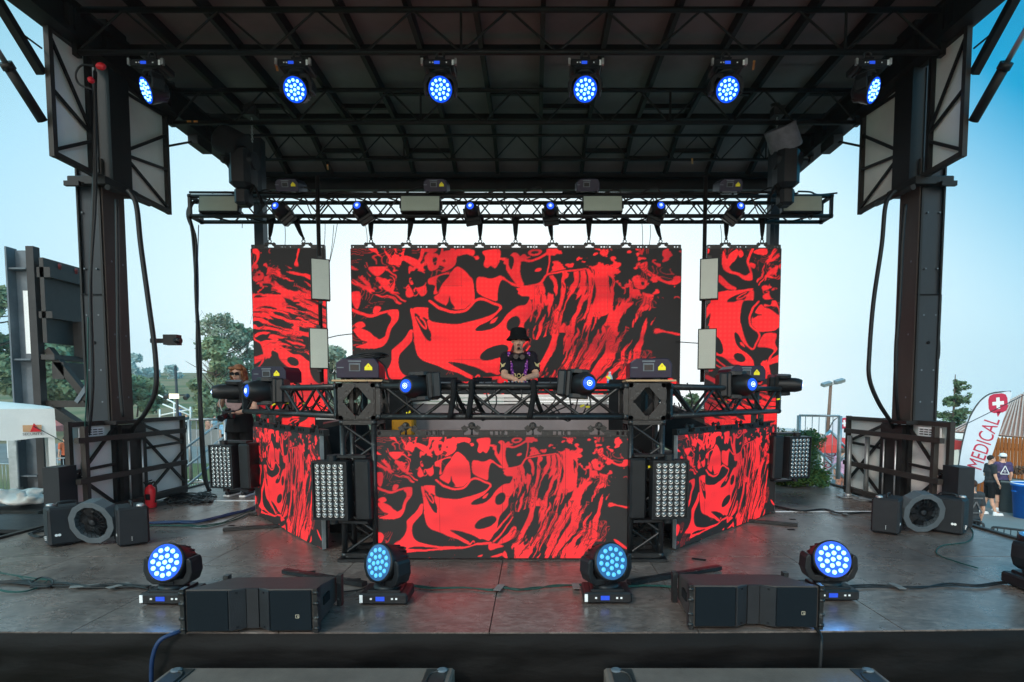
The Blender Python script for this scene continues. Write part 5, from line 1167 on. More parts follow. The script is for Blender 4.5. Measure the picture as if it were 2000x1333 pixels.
    if hair:
        col, style = hair; q = MB()
        def hb2(c, r): q.ball((0, 0, 0), r, 8, HM @ T(c))
        hb2((0, .022, .045), (.083, .090, .085))
        if style == 'long':
            random.seed(3)
            for i in range(26):
                a = R(random.uniform(-100, 100))+PI/2; hb2((.080*math.cos(a), .02+.075*math.sin(a), random.uniform(-.09, .08)), (.026, .026, .040))
            for s_ in (-1, 1): hb2((s_*.075, -.03, .0), (.022, .035, .06)); hb2((s_*.080, .0, -.06), (.026, .035, .05)); hb2((s_*.045, -.065, .078), (.05, .03, .025))
        o = remesh(q.build('hair', mat('hair_'+str(int(col[0]*1000)), col, .6, 0, .4, 50, .5, 150), t), .008, 1)
    if hat == 'bucket':
        q = MB(); q.lathe([(.146, -.022), (.149, -.018), (.126, .012), (.104, .036), (.103, .055), (.097, .095), (.084, .118), (.05, .130), (.001, .132)], HM @ T((0, .006, .030)) @ Matrix.Rotation(-.10, 4, 'X') @ Matrix.Diagonal((.98, 1.05, 1, 1)), 28); q.build('bucket_hat', mat('black_felt', (.010, .010, .011), .95, 0, .2, 30, .2, 300, spec=.1), t)
    if hat == 'cap':
        q = MB(); q.lathe([(.093, .02), (.092, .06), (.075, .105), (.04, .124), (.001, .128)], HM @ T((0, .01, .015)) @ Matrix.Diagonal((1, 1.1, 1, 1)), 22); q.ball((0, 0, 0), (.07, .065, .010), 8, HM @ T((0, -.125, .042))); q.build('cap', wlab, t)
    # clothing
    top, bot = cloth.get('top'), cloth.get('bottom')
    if top:
        q = MB(); g = .016
        q.ball(ch, (.155+g, .105+g, .17), 8); q.ball((ch+wa)/2, (.140+g, .100+g, .15), 8); q.ball(wa, (.138+g, .104+g, .13), 8); q.ball(pe+V((0, 0, .02)), (.152+g, .112+g, .09), 8)
        cap(j['shL'], j['shR'], .066+g*.6, .066+g*.6); q.tube(j['neck']-V((0, 0, .05)), j['neck']-V((0, .0, .005)), .085, .066, 12)
        if cloth.get('sleeve', 1):
            for s_ in 'LR':
                e_ = j['sh'+s_].lerp(j['el'+s_], shirt_sleeve); q.tube(j['sh'+s_], e_, .068, .066, 12); q.ball(j['sh'+s_], .070, 7)
        if cloth.get('long'): q.tube(wa, pe-V((0, 0, cloth['long'])), .15, .19, 14)
        remesh(q.build('shirt', top, t), vox, 2)
    if bot:
        q = MB(); g = .014; q.ball(pe, (.156+g, .115+g, .12), 8)
        for s_ in 'LR':
            e_ = j['hip'+s_].lerp(j['kn'+s_], .98 if shorts else 1); q.tube(j['hip'+s_]+V((0, 0, .03)), e_, .094, .084, 12)
            if not shorts: q.tube(j['kn'+s_], j['an'+s_], .075, .058, 12); q.ball(j['kn'+s_], .076, 6)
        remesh(q.build('shorts' if shorts else 'trousers', bot, t), vox, 2)
    if shoe:
        for s_ in 'LR':
            q = MB(); a, b2 = j['an'+s_], j['to'+s_]; cap(a+V((0, .02, -.035)), b2+V((0, -.0, .008)), .045, .038); cap(a+V((0, .01, 0)), a+V((0, .0, -.04)), .048, .048); remesh(q.build('shoe', shoe, t), .01, 2)
            q = MB(); q.beam(a*1.0+V((0, .06, -.075)), b2+V((0, -.035, -.022)), .085, .022); q.build('sole', wlab, t)
    return t, j, HM
blackT = mat('black_jersey', (.014, .012, .018), .8, 0, .3, 18, .15, 60)
# DJ
p = W(1013, 700, 6.98)
t, j, HM = person('DJ in black bucket hat and purple patterned jersey leaning over the DJ table', (p.x, 6.98, .43), .04,
    dict(head=(-.005, -.16, 1.545), neck=(0, -.08, 1.42), chest=(.005, -.03, 1.24), waist=(.01, .03, 1.03), shL=(-.155, -.06, 1.355), shR=(.160, -.06, 1.36), elL=(-.175, -.22, 1.13), elR=(.205, -.22, 1.135), wrL=(-.035, -.44, 1.075), wrR=(.045, -.42, 1.085), headyaw=(.03, .10, 0)),
    dict(top=blackT, bottom=blackcloth), vox=.0065, hat='bucket', hair=((.015, .011, .01), 'short'), hand_dir=dict(L=(.35, -.8, -.35), R=(-.4, -.8, -.35)), shirt_sleeve=.80, shoe=plas, curl=.7)
purple = mat('purple_floral', (.18, .03, .30), .8, 0, .3, 20); pink = mat('pink_flower', (.62, .25, .50), .8, 0, .2, 20); goldy = mat('pale_gold_print', (.62, .50, .24), .6, 0, .2, 20)
shirt = [o for o in KIDS(t) if o.name.startswith('shirt')][0]
def on_front(x, z, lift=.004):           # front surface of the torso in the DJ's own frame
    yb = 0; best = 0
    for (c, r) in ((j['chest'], (.171, .121, .17)), ((j['chest']+j['waist'])/2, (.156, .116, .15)), (j['waist'], (.154, .12, .13))):
        k_ = 1-((x-c.x)/r[0])**2-((z-c.z)/r[2])**2
        if k_ > 0: best = min(best, c.y-r[1]*math.sqrt(k_))
    return best-lift
q = MB()
for s_ in (-1, 1):
    for i in range(16):
        z = 1.40-.026*i; x = s_*(.118-.004*i+.007*math.sin(i*2)); q.ball((x, min(on_front(x, z), -.12 if z > 1.33 else 0)-.003, z), (.023, .008, .019), 6)
q.build('floral_band', purple, shirt)
q = MB(); random.seed(12)
for s_ in (-1, 1):
    for i in range(13):
        z = 1.40-.032*i+random.uniform(-.008, .008); x = s_*(.120-.005*i)+random.uniform(-.016, .016); y = min(on_front(x, z), -.12 if z > 1.33 else 0)-.012; q.ball((x, y, z), (.0085, .004, .0085), 5)
for i in range(9): x = random.uniform(-.10, .13); q.ball((x, on_front(x, .99)-.008, .985+random.uniform(-.02, .02)), (.008, .004, .008), 5)
q.build('flower', pink, shirt)
q = MB(); 
for dx, w_ in ((-.062, 0), (.0, 1), (.060, 2)):
    y = on_front(dx, 1.13)-.010
    if w_ == 0: q.box((dx, y, 1.155), (.045, .006, .012)); q.box((dx, y, 1.105), (.045, .006, .012)); q.box((dx-.02, y, 1.13), (.012, .006, .05)); q.box((dx+.02, y, 1.13), (.012, .006, .05))
    else: q.ring((dx, y, 1.13), .022, .006, Matrix.Rotation(PI/2, 4, 'X'), 14, 4)
q.build('chest_print', goldy, shirt)
q = MB()
for s_, e in ((-1, 'L'), (1, 'R')):
    a = j['sh'+e].lerp(j['el'+e], .52)+V((s_*.03, -.062, 0)); q.prism([(-.036, -.042), (.0, -.014), (.036, -.045), (.02, .0), (.04, .042), (.0, .022), (-.03, .048), (-.011, .0)], -.006, .004, T(a+V((0, -.008, 0))) @ Matrix.Rotation(s_*.35, 4, 'Z'))
q.build('sleeve_print', goldy, shirt)
q = MB(); q.path([(-.075, -.06, 1.43), (-.07, -.15, 1.40), (-.03, -.20, 1.365), (.0, -.205, 1.355), (.05, -.19, 1.375), (.075, -.13, 1.41), (.075, -.05, 1.44)], .014, 8)
for x, z in ((-.035, 1.355), (.04, 1.35)): q.lathe([(.036, -.014), (.038, 0), (.030, .014)], T((x, -.205, z)) @ Matrix.Rotation(PI/2, 4, 'X'), 16)
tag(q.build('headphones', plasb, t), None)
q = MB(); q.ball((0, 0, 0), (.026, .008, .0055), 6, HM @ T((0, -.094, -.044))); q.ball((0, 0, 0), (.018, .010, .016), 6, HM @ T((0, -.086, -.085))); q.build('beard', mat('dark_hair', (.02, .013, .010), .7), t)
# photographer behind the left wing
a = FL(474, 967); 
t, j, HM = person('person with ginger hair and glasses holding a camera behind the left blinder light', (a.x, a.y, 0), -.12,
    dict(elL=(-.26, -.02, 1.20), wrL=(-.12, -.10, 1.40), elR=(.26, -.06, 1.15), wrR=(.13, -.24, 1.10), shL=(-.165, 0, 1.41), shR=(.165, 0, 1.41), headyaw=(.1, .12, 0)),
    dict(top=blackcloth, bottom=blackcloth, sleeve=0, long=.10), vox=.009, sk=skin2, hair=((.22, .09, .04), 'long'), hand_dir=dict(L=(.6, -.3, .4), R=(-.7, -.5, 0)), shoe=plas, curl=.9)
q = MB(); q.ball((0, 0, 0), (.125, .012, .13), 8, T((0, -.122, 1.25))); q.build('sheer_panel', mat('mauve_net', (.30, .20, .20), .8, 0, .2, 20), [o for o in KIDS(t) if o.name.startswith('shirt')][0])
q = MB(); q.box((-.034, -.098, .012), (.052, .010, .030), HM @ T((0, 0, 0))) if False else None
for s_ in (-1, 1): q.add(*(lambda m_: (m_.v, m_.f))(MB().box((s_*.034, -.098, .010), (.054, .010, .034))), False, HM)
q.add(*(lambda m_: (m_.v, m_.f))(MB().box((0, -.098, .018), (.02, .008, .006))), False, HM); q.build('glasses', plasb, t)
c = thing('camera', 'black camera with long lens held at the waist by the ginger-haired person', 'camera', tuple(t.matrix_basis @ V((.04, -.29, 1.08))), Matrix.Rotation(-.12, 4, 'Z'))
q = MB(); q.box((0, 0, 0), (.15, .07, .11), ch=.012); q.box((0, -.01, .065), (.06, .06, .03), ch=.008); q.build('body', plas, c); q = MB(); q.lathe([(.035, 0), (.04, .04), (.04, .10), (.046, .13), (.040, .135)], T((0, -.03, -.005)) @ Matrix.Rotation(PI/2+.3, 4, 'X'), 18); q.build('lens', plasb, c)
q = MB(); q.path([tuple(c.matrix_basis.inverted() @ (t.matrix_basis @ V(v))) for v in ((-.05, -.27, 1.10), (-.17, -.16, 1.22), (-.17, -.10, 1.36), (-.10, -.04, 1.46))], .008, 5); q.build('strap', mat('grey_strap', (.35, .33, .31), .8), c)
# three visitors on the right, two more in the crowd behind
GZ = -2.1
def gp(px, py, z=GZ): p = W(px, py, 8); k_ = (CAM.z-z)/(CAM.z-p.z); return CAM+(p-CAM)*k_
navy = mat('faded_black_tshirt', (.030, .032, .036), .85, 0, .25, 9)
a = gp(1930, 1006)
person('dark-haired person in black t-shirt and shorts standing by the medical flag', (a.x, a.y, GZ), 1.35, dict(elL=(-.22, -.02, 1.15), wrL=(-.21, -.12, .93), wrR=(.2, -.2, 1.2), anL=(-.11, -.12, .09), toL=(-.11, -.28, .035), anR=(.1, .14, .09), toR=(.1, -.02, .035)), dict(top=navy, bottom=blackcloth), hair=((.02, .014, .012), 'short'), shoe=wlab)
t, j, HM = person('person in white cap and purple-black jersey with white triangle on the back', (a.x+.72, a.y+.45, GZ), 2.9, dict(anL=(-.14, .1, .09), toL=(-.14, -.05, .035)), dict(top=mat('purple_black_jersey', (.07, .05, .12), .8, 0, .5, 9), bottom=blackcloth), hair=((.03, .02, .015), 'short'), hat='cap', shoe=wlab)
q = MB()
P3 = [(-.11, 1.14), (.11, 1.14), (0, 1.38)]
for i in range(3): q.beam((P3[i][0], .138, P3[i][1]), (P3[(i+1) % 3][0], .138, P3[(i+1) % 3][1]), .014, .02)
q.ring((0, .14, 1.22), .025, .008, Matrix.Rotation(PI/2, 4, 'X'), 12, 4); q.build('emblem', wlab, [o for o in KIDS(t) if o.name.startswith('shirt')][0])
b2 = W(1896, 1000, 11.2)
t, j, HM = person('person seen from behind in charcoal t-shirt with grey triangle print beside the fan unit', (b2.x, 11.2, GZ+.02), 3.1, {}, dict(top=mat('charcoal_tshirt', (.045, .048, .052), .85, 0, .2, 9), bottom=blackcloth), hair=((.06, .03, .02), 'short'), shoe=plas)
q = MB(); P3 = [(-.12, 1.08), (.12, 1.08), (0, 1.30)]
for i in range(3): q.beam((P3[i][0], .136, P3[i][1]), (P3[(i+1) % 3][0], .136, P3[(i+1) % 3][1]), .02, .02)
q.box((0, .138, 1.375), (.24, .02, .025)); q.build('emblem', mat('grey_print', (.16, .15, .15), .8), [o for o in KIDS(t) if o.name.startswith('shirt')][0])
a = gp(1643, 985, -2.0); person('person in pink and blue clothes with dark backpack straps seen beyond the stairs', (a.x, a.y, -2.0), 2.4, {}, dict(top=mat('pink_shirt', (.55, .32, .45), .8, 0, .4, 9), bottom=mat('orange_blue_cloth', (.45, .20, .14), .8, 0, .6, 9)), hair=((.10, .07, .05), 'short'), shoe=plas)
random.seed(8)
for i, (px, py, col, lb) in enumerate(((421, 868, (.55, .58, .60), 'in a white shirt beyond the rail behind the photographer'), (408, 872, (.35, .2, .15), 'in a brown shirt beyond the rail at left'), (352, 845, (.05, .12, .4), 'in a blue shirt on the far path at left'), (131, 930, (.55, .12, .05), 'in orange clothes behind the left folded wing'), (440, 880, (.25, .45, .6), 'in a light blue shirt by the rail at left'), (366, 862, (.1, .1, .1), 'in black on the far path at left'))):
    a = gp(px, py+6, -1.9 if px != 131 else -2.1); zz = gz(a.x, a.y)
    person('small distant person '+lb, (a.x, a.y, zz), random.uniform(0, 6), {}, dict(top=mat('crowd_%d' % i if False else 'crowd_shirt_'+('white', 'brown', 'blue', 'orange', 'pale', 'black')[i], col, .8, 0, .2, 9), bottom=blackcloth), vox=.03, hair=((.05, .03, .02), 'short'))
# ================================================================ left trailer frame
t = thing('trailer_frame', 'tall grey and black steel trailer frame standing left of the stage', 'steel frame', (-5.9, 7.2, -2.1))
def S_(px, py, d): return W(px, py, d)
X0 = -5.94; q = MB()
q.box((X0+.09, 6.85, .50), (.20, .012, 5.1)); q.box((X0-.02, 6.80, .5), (.02, .14, 5.14)); q.build('grey_channel', steelg, t, True)
q = MB(); q.box((X0+.24, 6.80, .5), (.09, .09, 5.16)); q.build('front_post', mat('near_black_post', (.035, .030, .030), .5, 0, .3, 3), t, True)
for z in (2.82, 1.75, .35, -.6): q = MB(); q.box((X0+.09, 6.80, z), (.20, .10, .02)); q.build('stiffener', steelg, t, True)
q = MB(); q.box((X0+.10, 6.84, 2.2), (.07, .004, .75)); q.build('label', wlab, t, True)
q = MB()
for (z, h) in ((2.78, .12), (2.28, .08), (1.78, .06)): q.box((X0+.38, 7.30, z), (.16, 1.06, h))
q.box((X0+.36, 7.30, 2.45), (.05, 1.06, 1.0)); q.box((X0+.45, 7.2, 2.02), (.12, .10, .45)); q.box((X0+.45, 7.32, 1.62), (.14, 1.0, .20)); q.build('box_beam', mat('brown_black_box_beam', (.040, .034, .032), .5, 0, .3, 3), t, True)
q = MB(); q.beam((-5.62, 6.86, 1.88), (-5.14, 6.86, 1.24), .08, .08); q.beam((-5.62, 6.86, 1.16), (-4.95, 6.86, .70), .12, .12); q.box((-5.35, 6.86, 1.22), (.62, .08, .08)); q.box((X0+.35, 6.9, -1.3), (.18, .18, 1.6)); q.each('diagonal', steelb, t, True)
q = MB(); q.beam((-5.28, 6.84, 1.24), (-5.02, 6.84, 1.60), .07, .05); q.build('grey_diagonal', steelg, t, True)
q = MB(); q.box((X0-.05, 6.72, .35), (.11, .03, .95), ch=.01); 
for z in (.78, .2): q.tube((X0-.05, 6.70, z), (X0-.05, 6.78, z), .045, n=14)
q.build('link_plate', galv, t, True)
q = MB(); q.tube((X0+.35, 6.62, -.62), (X0+.35, 6.62, -.25), .045, n=12); q.tube((X0+.35, 6.62, -1.3), (X0+.35, 6.62, -.62), .085, n=14); q.build('jack', galv, t, True)
q = MB(); 
for dy, c_ in ((7.0, 0), (7.25, 1)): q.lathe([(.022, 0), (.022, .05), (.03, .06), (.02, .09)], T((X0+.38, dy, 2.84)), 10)
q.each('plug', mat('dull_red_plug', (.22, .04, .04), .5), t, True)
q = MB(); q.box((-4.05, 6.75, 1.98), (.16, .10, .12)); q.box((-4.2, 6.75, 1.97), (.2, .05, .05)); q.tube((-4.0, 6.72, 1.97), (-3.93, 6.72, 1.97), .035)
tag(q.build('security_camera', plas), 'small black device on an arm at the inner side of the left column', 'device')
TF = [o for o in COL.objects if o.name.startswith('trailer_frame')][0]
TF.matrix_basis = T(V((CAM.x-1.22*(CAM.x+5.9), 7.2*1.22, -2.1))) @ Matrix.Diagonal((1.22, 1.22, 1.22, 1)) ; TF.location.z = CAM.z-1.22*(CAM.z+2.1)
# low amp racks and covered gear left of the stage edge
for i, (x, y, z, w_, h, lb) in enumerate(((-5.35, 5.3, -.75, .9, .62, 'black open amplifier rack below the stage edge at far left'), (-5.6, 6.3, -.65, 1.1, .55, 'black gear case with flat lid behind the amplifier rack at far left'))):
    t = thing('equipment_rack', lb, 'rack', (x, y, z)); q = MB(); q.box((0, 0, .02), (w_, .8, .04)); q.box((0, 0, h-.02), (w_, .8, .04)); q.box((-w_/2+.02, 0, h/2), (.04, .8, h)); q.box((w_/2-.02, 0, h/2), (.04, .8, h)); q.box((0, .38, h/2), (w_, .03, h)); q.build('case', plas, t)
    q = MB(); q.box((0, -.34, h*.55), (w_*.8, .06, h*.5)); q.build('amplifier', plasb, t)
    q = MB()
    for k_ in range(6): q.tube((-w_*.35+k_*w_*.13, -.38, h*.5), (-w_*.35+k_*w_*.13, -.36, h*.5), .02)
    q.build('connector', galv, t)
    q = MB(); q.box((0, 0, -.68), (w_*.9, .7, 1.36)); q.build('stand', steel, t)
a = W(30, 972, 7.6); q = MB(); q.ball((a.x, 7.6, a.z), (.34, .25, .08), 8); q.ball((a.x+.2, 7.5, a.z-.02), (.22, .22, .06), 8)
for i in range(34): q.ball((a.x+random.uniform(-.42, .42), 7.6+random.uniform(-.3, .1), a.z+random.uniform(-.05, .10)), (random.uniform(.03, .12), .08, random.uniform(.02, .06)), 5, Matrix.Rotation(random.uniform(-.6, .6), 4, 'Y'))
o = q.build('plastic_sheet', white); remesh(o, .03, 2); tag(o, 'crumpled white plastic sheet lying on a dark case at the far left', 'plastic sheet')
t = thing('gear_case', 'dark case with flat top under the white plastic sheet at the far left', 'case', (a.x, 7.6, a.z-.1)); q = MB(); q.box((0, 0, -.04), (1.3, .8, .06)); q.build('lid', plas, t); q = MB(); q.box((0, 0, -1.05), (1.15, .7, 1.96)); q.build('body', plasg, t)
# ================================================================ railings on and behind the stage
def railing(name, label, a, b2, h, n_, r=.02, mm=None, mid=(.5,), post=None):
    a, b2 = V(a), V(b2); mm = mm or galv; t = thing(name, label, 'railing', (a+b2)/2); q = MB()
    up = V((0, 0, h)); q.tube(a+up, b2+up, r); 
    for m_ in mid: q.tube(a+up*m_, b2+up*m_, r*.8)
    q.each('rail', mm, t, True)
    for p in (a, b2): MB().tube(p, p+up, post or r*1.3).build('post', mm, t, True)
    q = MB()
    for i in range(1, n_): p = a.lerp(b2, i/n_); q.tube(p+up*mid[0], p+up, r*.35, n=6)
    if n_ > 1: q.build('baluster', mm, t, True)
    return t
L1, L2 = W(372, 900, 8.7), W(442, 900, 8.9)
railing('stair_railing', 'grey steel stair railing behind the left end of the booth', (L1.x, 8.7, -.05), (L2.x, 8.9, -.05), 1.0, 5, mid=(.02,))
q = MB()
for z0, z1 in ((.62, .92), (.34, .64), (.05, .36)): q.tube((W(352, 900, 8.2).x, 8.2, z0-.12), (W(450, 900, 9.6).x, 9.6, z1+.05), .018)
q.each('handrail', galv, label='sloping grey handrail of the stairs left of the booth', cat='handrail', group='sloping handrails of the left stairs')
for o_, w_ in zip([o for o in COL.objects if o.name.startswith('handrail')], ('uppermost', 'middle', 'lowest')): o_['label'] = w_+' sloping grey handrail of the stairs left of the booth'
R1_, R2_ = W(1558, 900, 9.2), W(1638, 900, 8.9)
railing('stair_railing', 'grey gate-like stair railing with vertical bars behind the hedge at right', (R1_.x, 9.2, .0), (R2_.x, 8.9, .0), 1.0, 6, mid=(.05,), r=.018, post=.032)
q = MB(); A1_ = lambda px, py, d: W(px, py, d)
for (a, b2) in (((1600, 860, 9.3), (1622, 842, 9.3)), ((1622, 842, 9.3), (1665, 890, 9.3)), ((1665, 880, 9.3), (1612, 925, 9.3)), ((1560, 842, 9.4), (1608, 890, 9.4)), ((1605, 888, 9.4), (1660, 945, 9.4)), ((1668, 870, 9.3), (1640, 900, 9.2))):
    q.tube(W(*a), W(*b2), .022)
q.each('brace', alu, thing('metal_stairs', 'aluminium stairs with crossed braces behind the right railing', 'stairs', W(1630, 900, 9.3)), True)
for px, z1, lb in ((1656, 1.0, 'left of the two'), (1690, .98, 'right of the two')):
    a = FL(px, 972 if px < 1670 else 978); t = thing('barrier_post', f'round grey steel post with foot plate beside the right folded wing, {lb}', 'post', (a.x, a.y, .004)); q = MB(); q.tube((0, 0, 0), (0, 0, .80), .028, n=14); q.build('post', mat('dull_zinc', (.30, .31, .31), .4, .6, .2, 9), t); q = MB(); q.box((0, 0, .008), (.22, .18, .014)); q.tube((0, 0, .01), (0, 0, .05), .045); q.build('foot', galv, t)
q = MB(); a = FL(1670, 975); q.tube((a.x, a.y-.1, .03), (a.x+.3, a.y-.5, .03), .02); q.tube((a.x+.05, a.y, .03), (a.x+.35, a.y-.4, .03), .02); tag(q.build('loose_tube', galv), 'loose grey tubes lying at the foot of the right folded wing', 'tubes')
q = MB(); a = W(360, 700, 8.0); q.box((W(352, 860, 7.75).x, 7.75, .62), (.045, .05, .62)); q.box((W(360, 860, 7.75).x, 7.75, .66), (.03, .03, .50)); tag(q.build('post', galv), 'short grey steel uprights at the rear end of the left folded wing', 'post')
# barricades
def barricade(label, a, b2, h=1.1, mm=None, n_=14, group=None):
    a, b2 = V(a), V(b2); d = (b2-a); L = d.length; d.normalize(); t = thing('crowd_barrier', label, 'crowd barrier', (a+b2)/2, group=group); mm = mm or galv; r = .12; up = V((0, 0, 1)); q = MB()
    q.path([a+up*.15, a+up*(h-r*1.2), a+up*(h-r*.3)+d*r*.3, a+up*h+d*r, b2+up*h-d*r, b2+up*(h-r*.3)-d*r*.3, b2+up*(h-r*1.2), b2+up*.15], .020, 8, 4); q.tube(a+up*.2, b2+up*.2, .018); q.build('frame', mm, t, True)
    q = MB()
    for i in range(1, n_): p = a.lerp(b2, i/n_); q.tube(p+up*.2, p+up*(h-.02), .008, n=6)
    q.build('bar', mm, t, True)
    q = MB()
    for p in (a.lerp(b2, .12), a.lerp(b2, .88)): q.beam(p+V((-d.y*.3, d.x*.3, .02)), p+V((d.y*.3, -d.x*.3, .02)), .05, .01); q.tube(p+up*.02, p+up*.2, .016)
    q.build('foot', mm, t, True); return t
g_ = 'crowd barriers'
dk = mat('dark_barrier_steel', (.06, .06, .062), .5, .4, .2, 9)
p = [W(-60, 905, 19.6), W(40, 905, 19.0)]; barricade('grey crowd barrier on the dry grass at the far left', (p[0].x, 19.6, -2.1), (p[1].x, 19.0, -2.1))
p = [W(44, 905, 20.5), W(200, 905, 21.5)]; barricade('grey crowd barrier behind the trailer frame at left', (p[0].x, 20.5, -2.1), (p[1].x, 21.5, -2.1))
a, b2 = W(1936, 1020, 9.9), W(2050, 1040, 9.3); barricade('dark crowd barrier right of the right fan unit, nearer one', (a.x, 9.9, -2.1), (b2.x+.4, 9.0, -2.1), mm=dk)
a, b2 = W(1820, 1020, 10.8), W(1922, 1020, 10.3); barricade('dark crowd barrier partly hidden behind the right fan unit', (a.x, 10.8, -2.1), (b2.x, 10.3, -2.1), mm=dk)
for i, (x0, x1, d) in enumerate(((398, 452, 14.5), (360, 398, 15.5))): a, b2 = W(x0, 900, d), W(x1, 900, d); barricade('grey crowd barrier on the ground beyond the left stair railing, '+('nearer' if i == 0 else 'farther'), (a.x, d, -2.1), (b2.x, d, -2.1), n_=8)
# ================================================================ tents, flags
def canopy(label, c, w_, h0, h1, val, col, legs=True, frame=None):
    t = thing('canopy_tent', label, 'canopy', c); h = w_/2; q = MB()
    n_ = 10; vs = []; 
    for i in range(n_+1):
        for k_ in range(n_+1):
            x = -h+w_*i/n_; y = -h+w_*k_/n_; m_ = max(abs(x), abs(y))/h; z = h0+(h1-h0)*(1-m_)**.85*(1) - .0; vs.append((x, y, z))
    fs = [(i*(n_+1)+k_, (i+1)*(n_+1)+k_, (i+1)*(n_+1)+k_+1, i*(n_+1)+k_+1) for i in range(n_) for k_ in range(n_)]
    q.add(vs, fs, True)
    for a, b2 in (((-h, -h), (h, -h)), ((h, -h), (h, h)), ((h, h), (-h, h)), ((-h, h), (-h, -h))):
        vs = []
        for i in range(21): x = a[0]+(b2[0]-a[0])*i/20; y = a[1]+(b2[1]-a[1])*i/20; vs += [(x, y, h0), (x*1.005, y*1.005, h0-val+.012*math.sin(i*1.1))]
        q.add(vs, [(2*i, 2*i+1, 2*i+3, 2*i+2) for i in range(20)], False)
    q.build('canopy', col, t); 
    for sx in (-1, 1):
        for sy in (-1, 1): q = MB(); q.box((sx*(h-.04), sy*(h-.04), h0/2), (.06, .06, h0)); q.build('leg', frame or white, t)
    return t
c = W(108, 830, 6.5); t = canopy('white pop-up canopy with small orange and red emblem at the left edge', (c.x, 6.5, -2.1), 1.8, 3.27, 3.40, .34, white)
RT = Matrix.Rotation(R(42), 4, 'Z'); t.matrix_basis = T((c.x, 6.5, -2.1)) @ RT @ T((-.9, .9, 0))
lm = V((0, 0, 0)); q = MB(); q.box((.70, -.912, 3.05), (.16, .006, .075)); q.build('emblem_ground', mat('peach_logo', (.62, .36, .20), .7), t)
q = MB(); q.prism([(.68, 3.01), (.775, 3.01), (.715, 3.11)], -.921, -.916); q.build('emblem', redp, t)
text(None, 'SECURITY', .038, T((.70, -.916, 2.985)) @ FACE, mat('dark_print', (.06, .03, .03), .7), 'lettering', t, .001, xs=1.0)
c = W(118, 835, 30); canopy('red and white canopy far behind the trailer frame', (c.x-.6, 30, -2.1), 2.4, 1.9, 2.35, .3, mat('red_white_canvas', (.6, .15, .12), .7, 0, .3, 3))
c = W(1640, 860, 20); canopy('red canopy beyond the stairs at right', (c.x+.25, 21, -2.1), 1.5, 1.65, 2.02, .28, mat('red_canvas', (.65, .06, .05), .6, 0, .12, 3))
c = W(1880, 890, 18.5); canopy('red canopy corner between the right folded wing and the medical flag', (c.x-1.0, 19.5, -2.1), 2.0, 1.95, 2.15, .3, mat('red_canvas', (.65, .06, .05), .6))
c = W(1540, 850, 45); q = MB(); q.box((c.x, 45, -3.6), (9, 4, 2)); q.prism([(c.x-5, -2.6), (c.x+5, -2.6), (c.x+1, -1.35), (c.x-3.2, -1.25)], 42.6, 47.4); tag(q.build('tent_row', mat('pale_roof_cloth', (.6, .5, .48), .7, 0, .3, .8)), 'long pale pink tent roof far beyond the hedge at right', 'tent')
flagw = mat('flag_white', (.66, .70, .76), .7, 0, .05, 3); flagr = mat('flag_crimson', (.52, .03, .07), .7, 0, .05, 3)
def flag(label, d, pts, off, txt_c, ang, tw, cross, cs, pole, full=True, k_=1.0):
    o = W(pole[0][0], pole[0][1], d); t = thing('feather_flag', label, 'flag', (o.x, d, GZ)); P = [W(x, y, d) for x, y in pts]
    # cloth with a gentle ripple, extruded
    outl = smooth_poly([(p.x, p.z) for p in P], True, 4); q = MB(); q.prism([tuple(a) for a in outl], d-.004, d+.004); q.build('cloth', flagw, t, True)
    q = MB(); q.path([W(x, y, d+.02) for x, y in pole], .022, 8, 5); pb = W(*pole[0], d+.02); q.tube((pb.x, pb.y, GZ), pb, .024); q.build('pole', dk, t, True)
    q = MB(); cc = W(*cross, d); a_ = cs; MM = T((cc.x, d-.007, cc.z)) @ Matrix.Rotation(-.10, 4, 'Y')
    rr_ = [(math.cos(b_)*.28+sx*.22, math.sin(b_)*.28+sz*.22) for sx, sz, b0 in ((1, 1, 0), (-1, 1, PI/2), (-1, -1, PI), (1, -1, 1.5*PI)) for b_ in (b0, b0+PI/4, b0+PI/2)]
    q.prism([(x*a_, z*a_) for x, z in rr_], -.001, .001, MM); q.prism([(-.1*a_, -.45*a_), (.15*a_, -.45*a_), (-.05*a_, -.72*a_)], -.001, .001, MM); q.build('emblem', flagr, t, True)
    q = MB(); q.box((0, -.003, 0), (.18*a_, .002, .6*a_)); q.box((0, -.003, 0), (.6*a_, .0018, .18*a_)); q.v = [tuple(MM @ V(v)) for v in q.v]; q.build('cross', wlab, t, True)
    if full:
        tc_ = W(*txt_c, d); text(None, 'MEDICAL', tw[0], T((tc_.x, d-.007, tc_.z)) @ FACE @ Matrix.Rotation(ang, 4, 'Z'), flagr, 'lettering', t, .001, True, xs=tw[1]*1.04, bold=.0)
    return t
flag('tall white feather flag reading MEDICAL in crimson at the right edge', 17.6, [(1975, 766), (1952, 768), (1934, 772), (1918, 782), (1907, 796), (1896, 815), (1889, 834), (1883, 857), (1878, 880), (1874, 905), (1871, 932), (1895, 945), (1920, 941), (1928, 915), (1940, 882), (1950, 850), (1960, 818), (1969, 790)], 0, (1922, 867), R(72), (.70, .56), (1949, 788), .60, [(1868, 1000), (1870, 930), (1878, 876), (1888, 832), (1906, 794), (1933, 770), (1974, 765)])
flag('smaller white medical feather flag with red cross behind the stair railing', 22.0, [(1664, 815), (1645, 813), (1630, 822), (1620, 840), (1612, 862), (1606, 890), (1604, 930), (1612, 955), (1626, 935), (1632, 905), (1640, 880), (1650, 850), (1660, 830)], 0, (1620, 895), R(70), (.60, .50), (1649, 827), .42, [(1604, 960), (1606, 890), (1613, 860), (1630, 820), (1664, 814)])
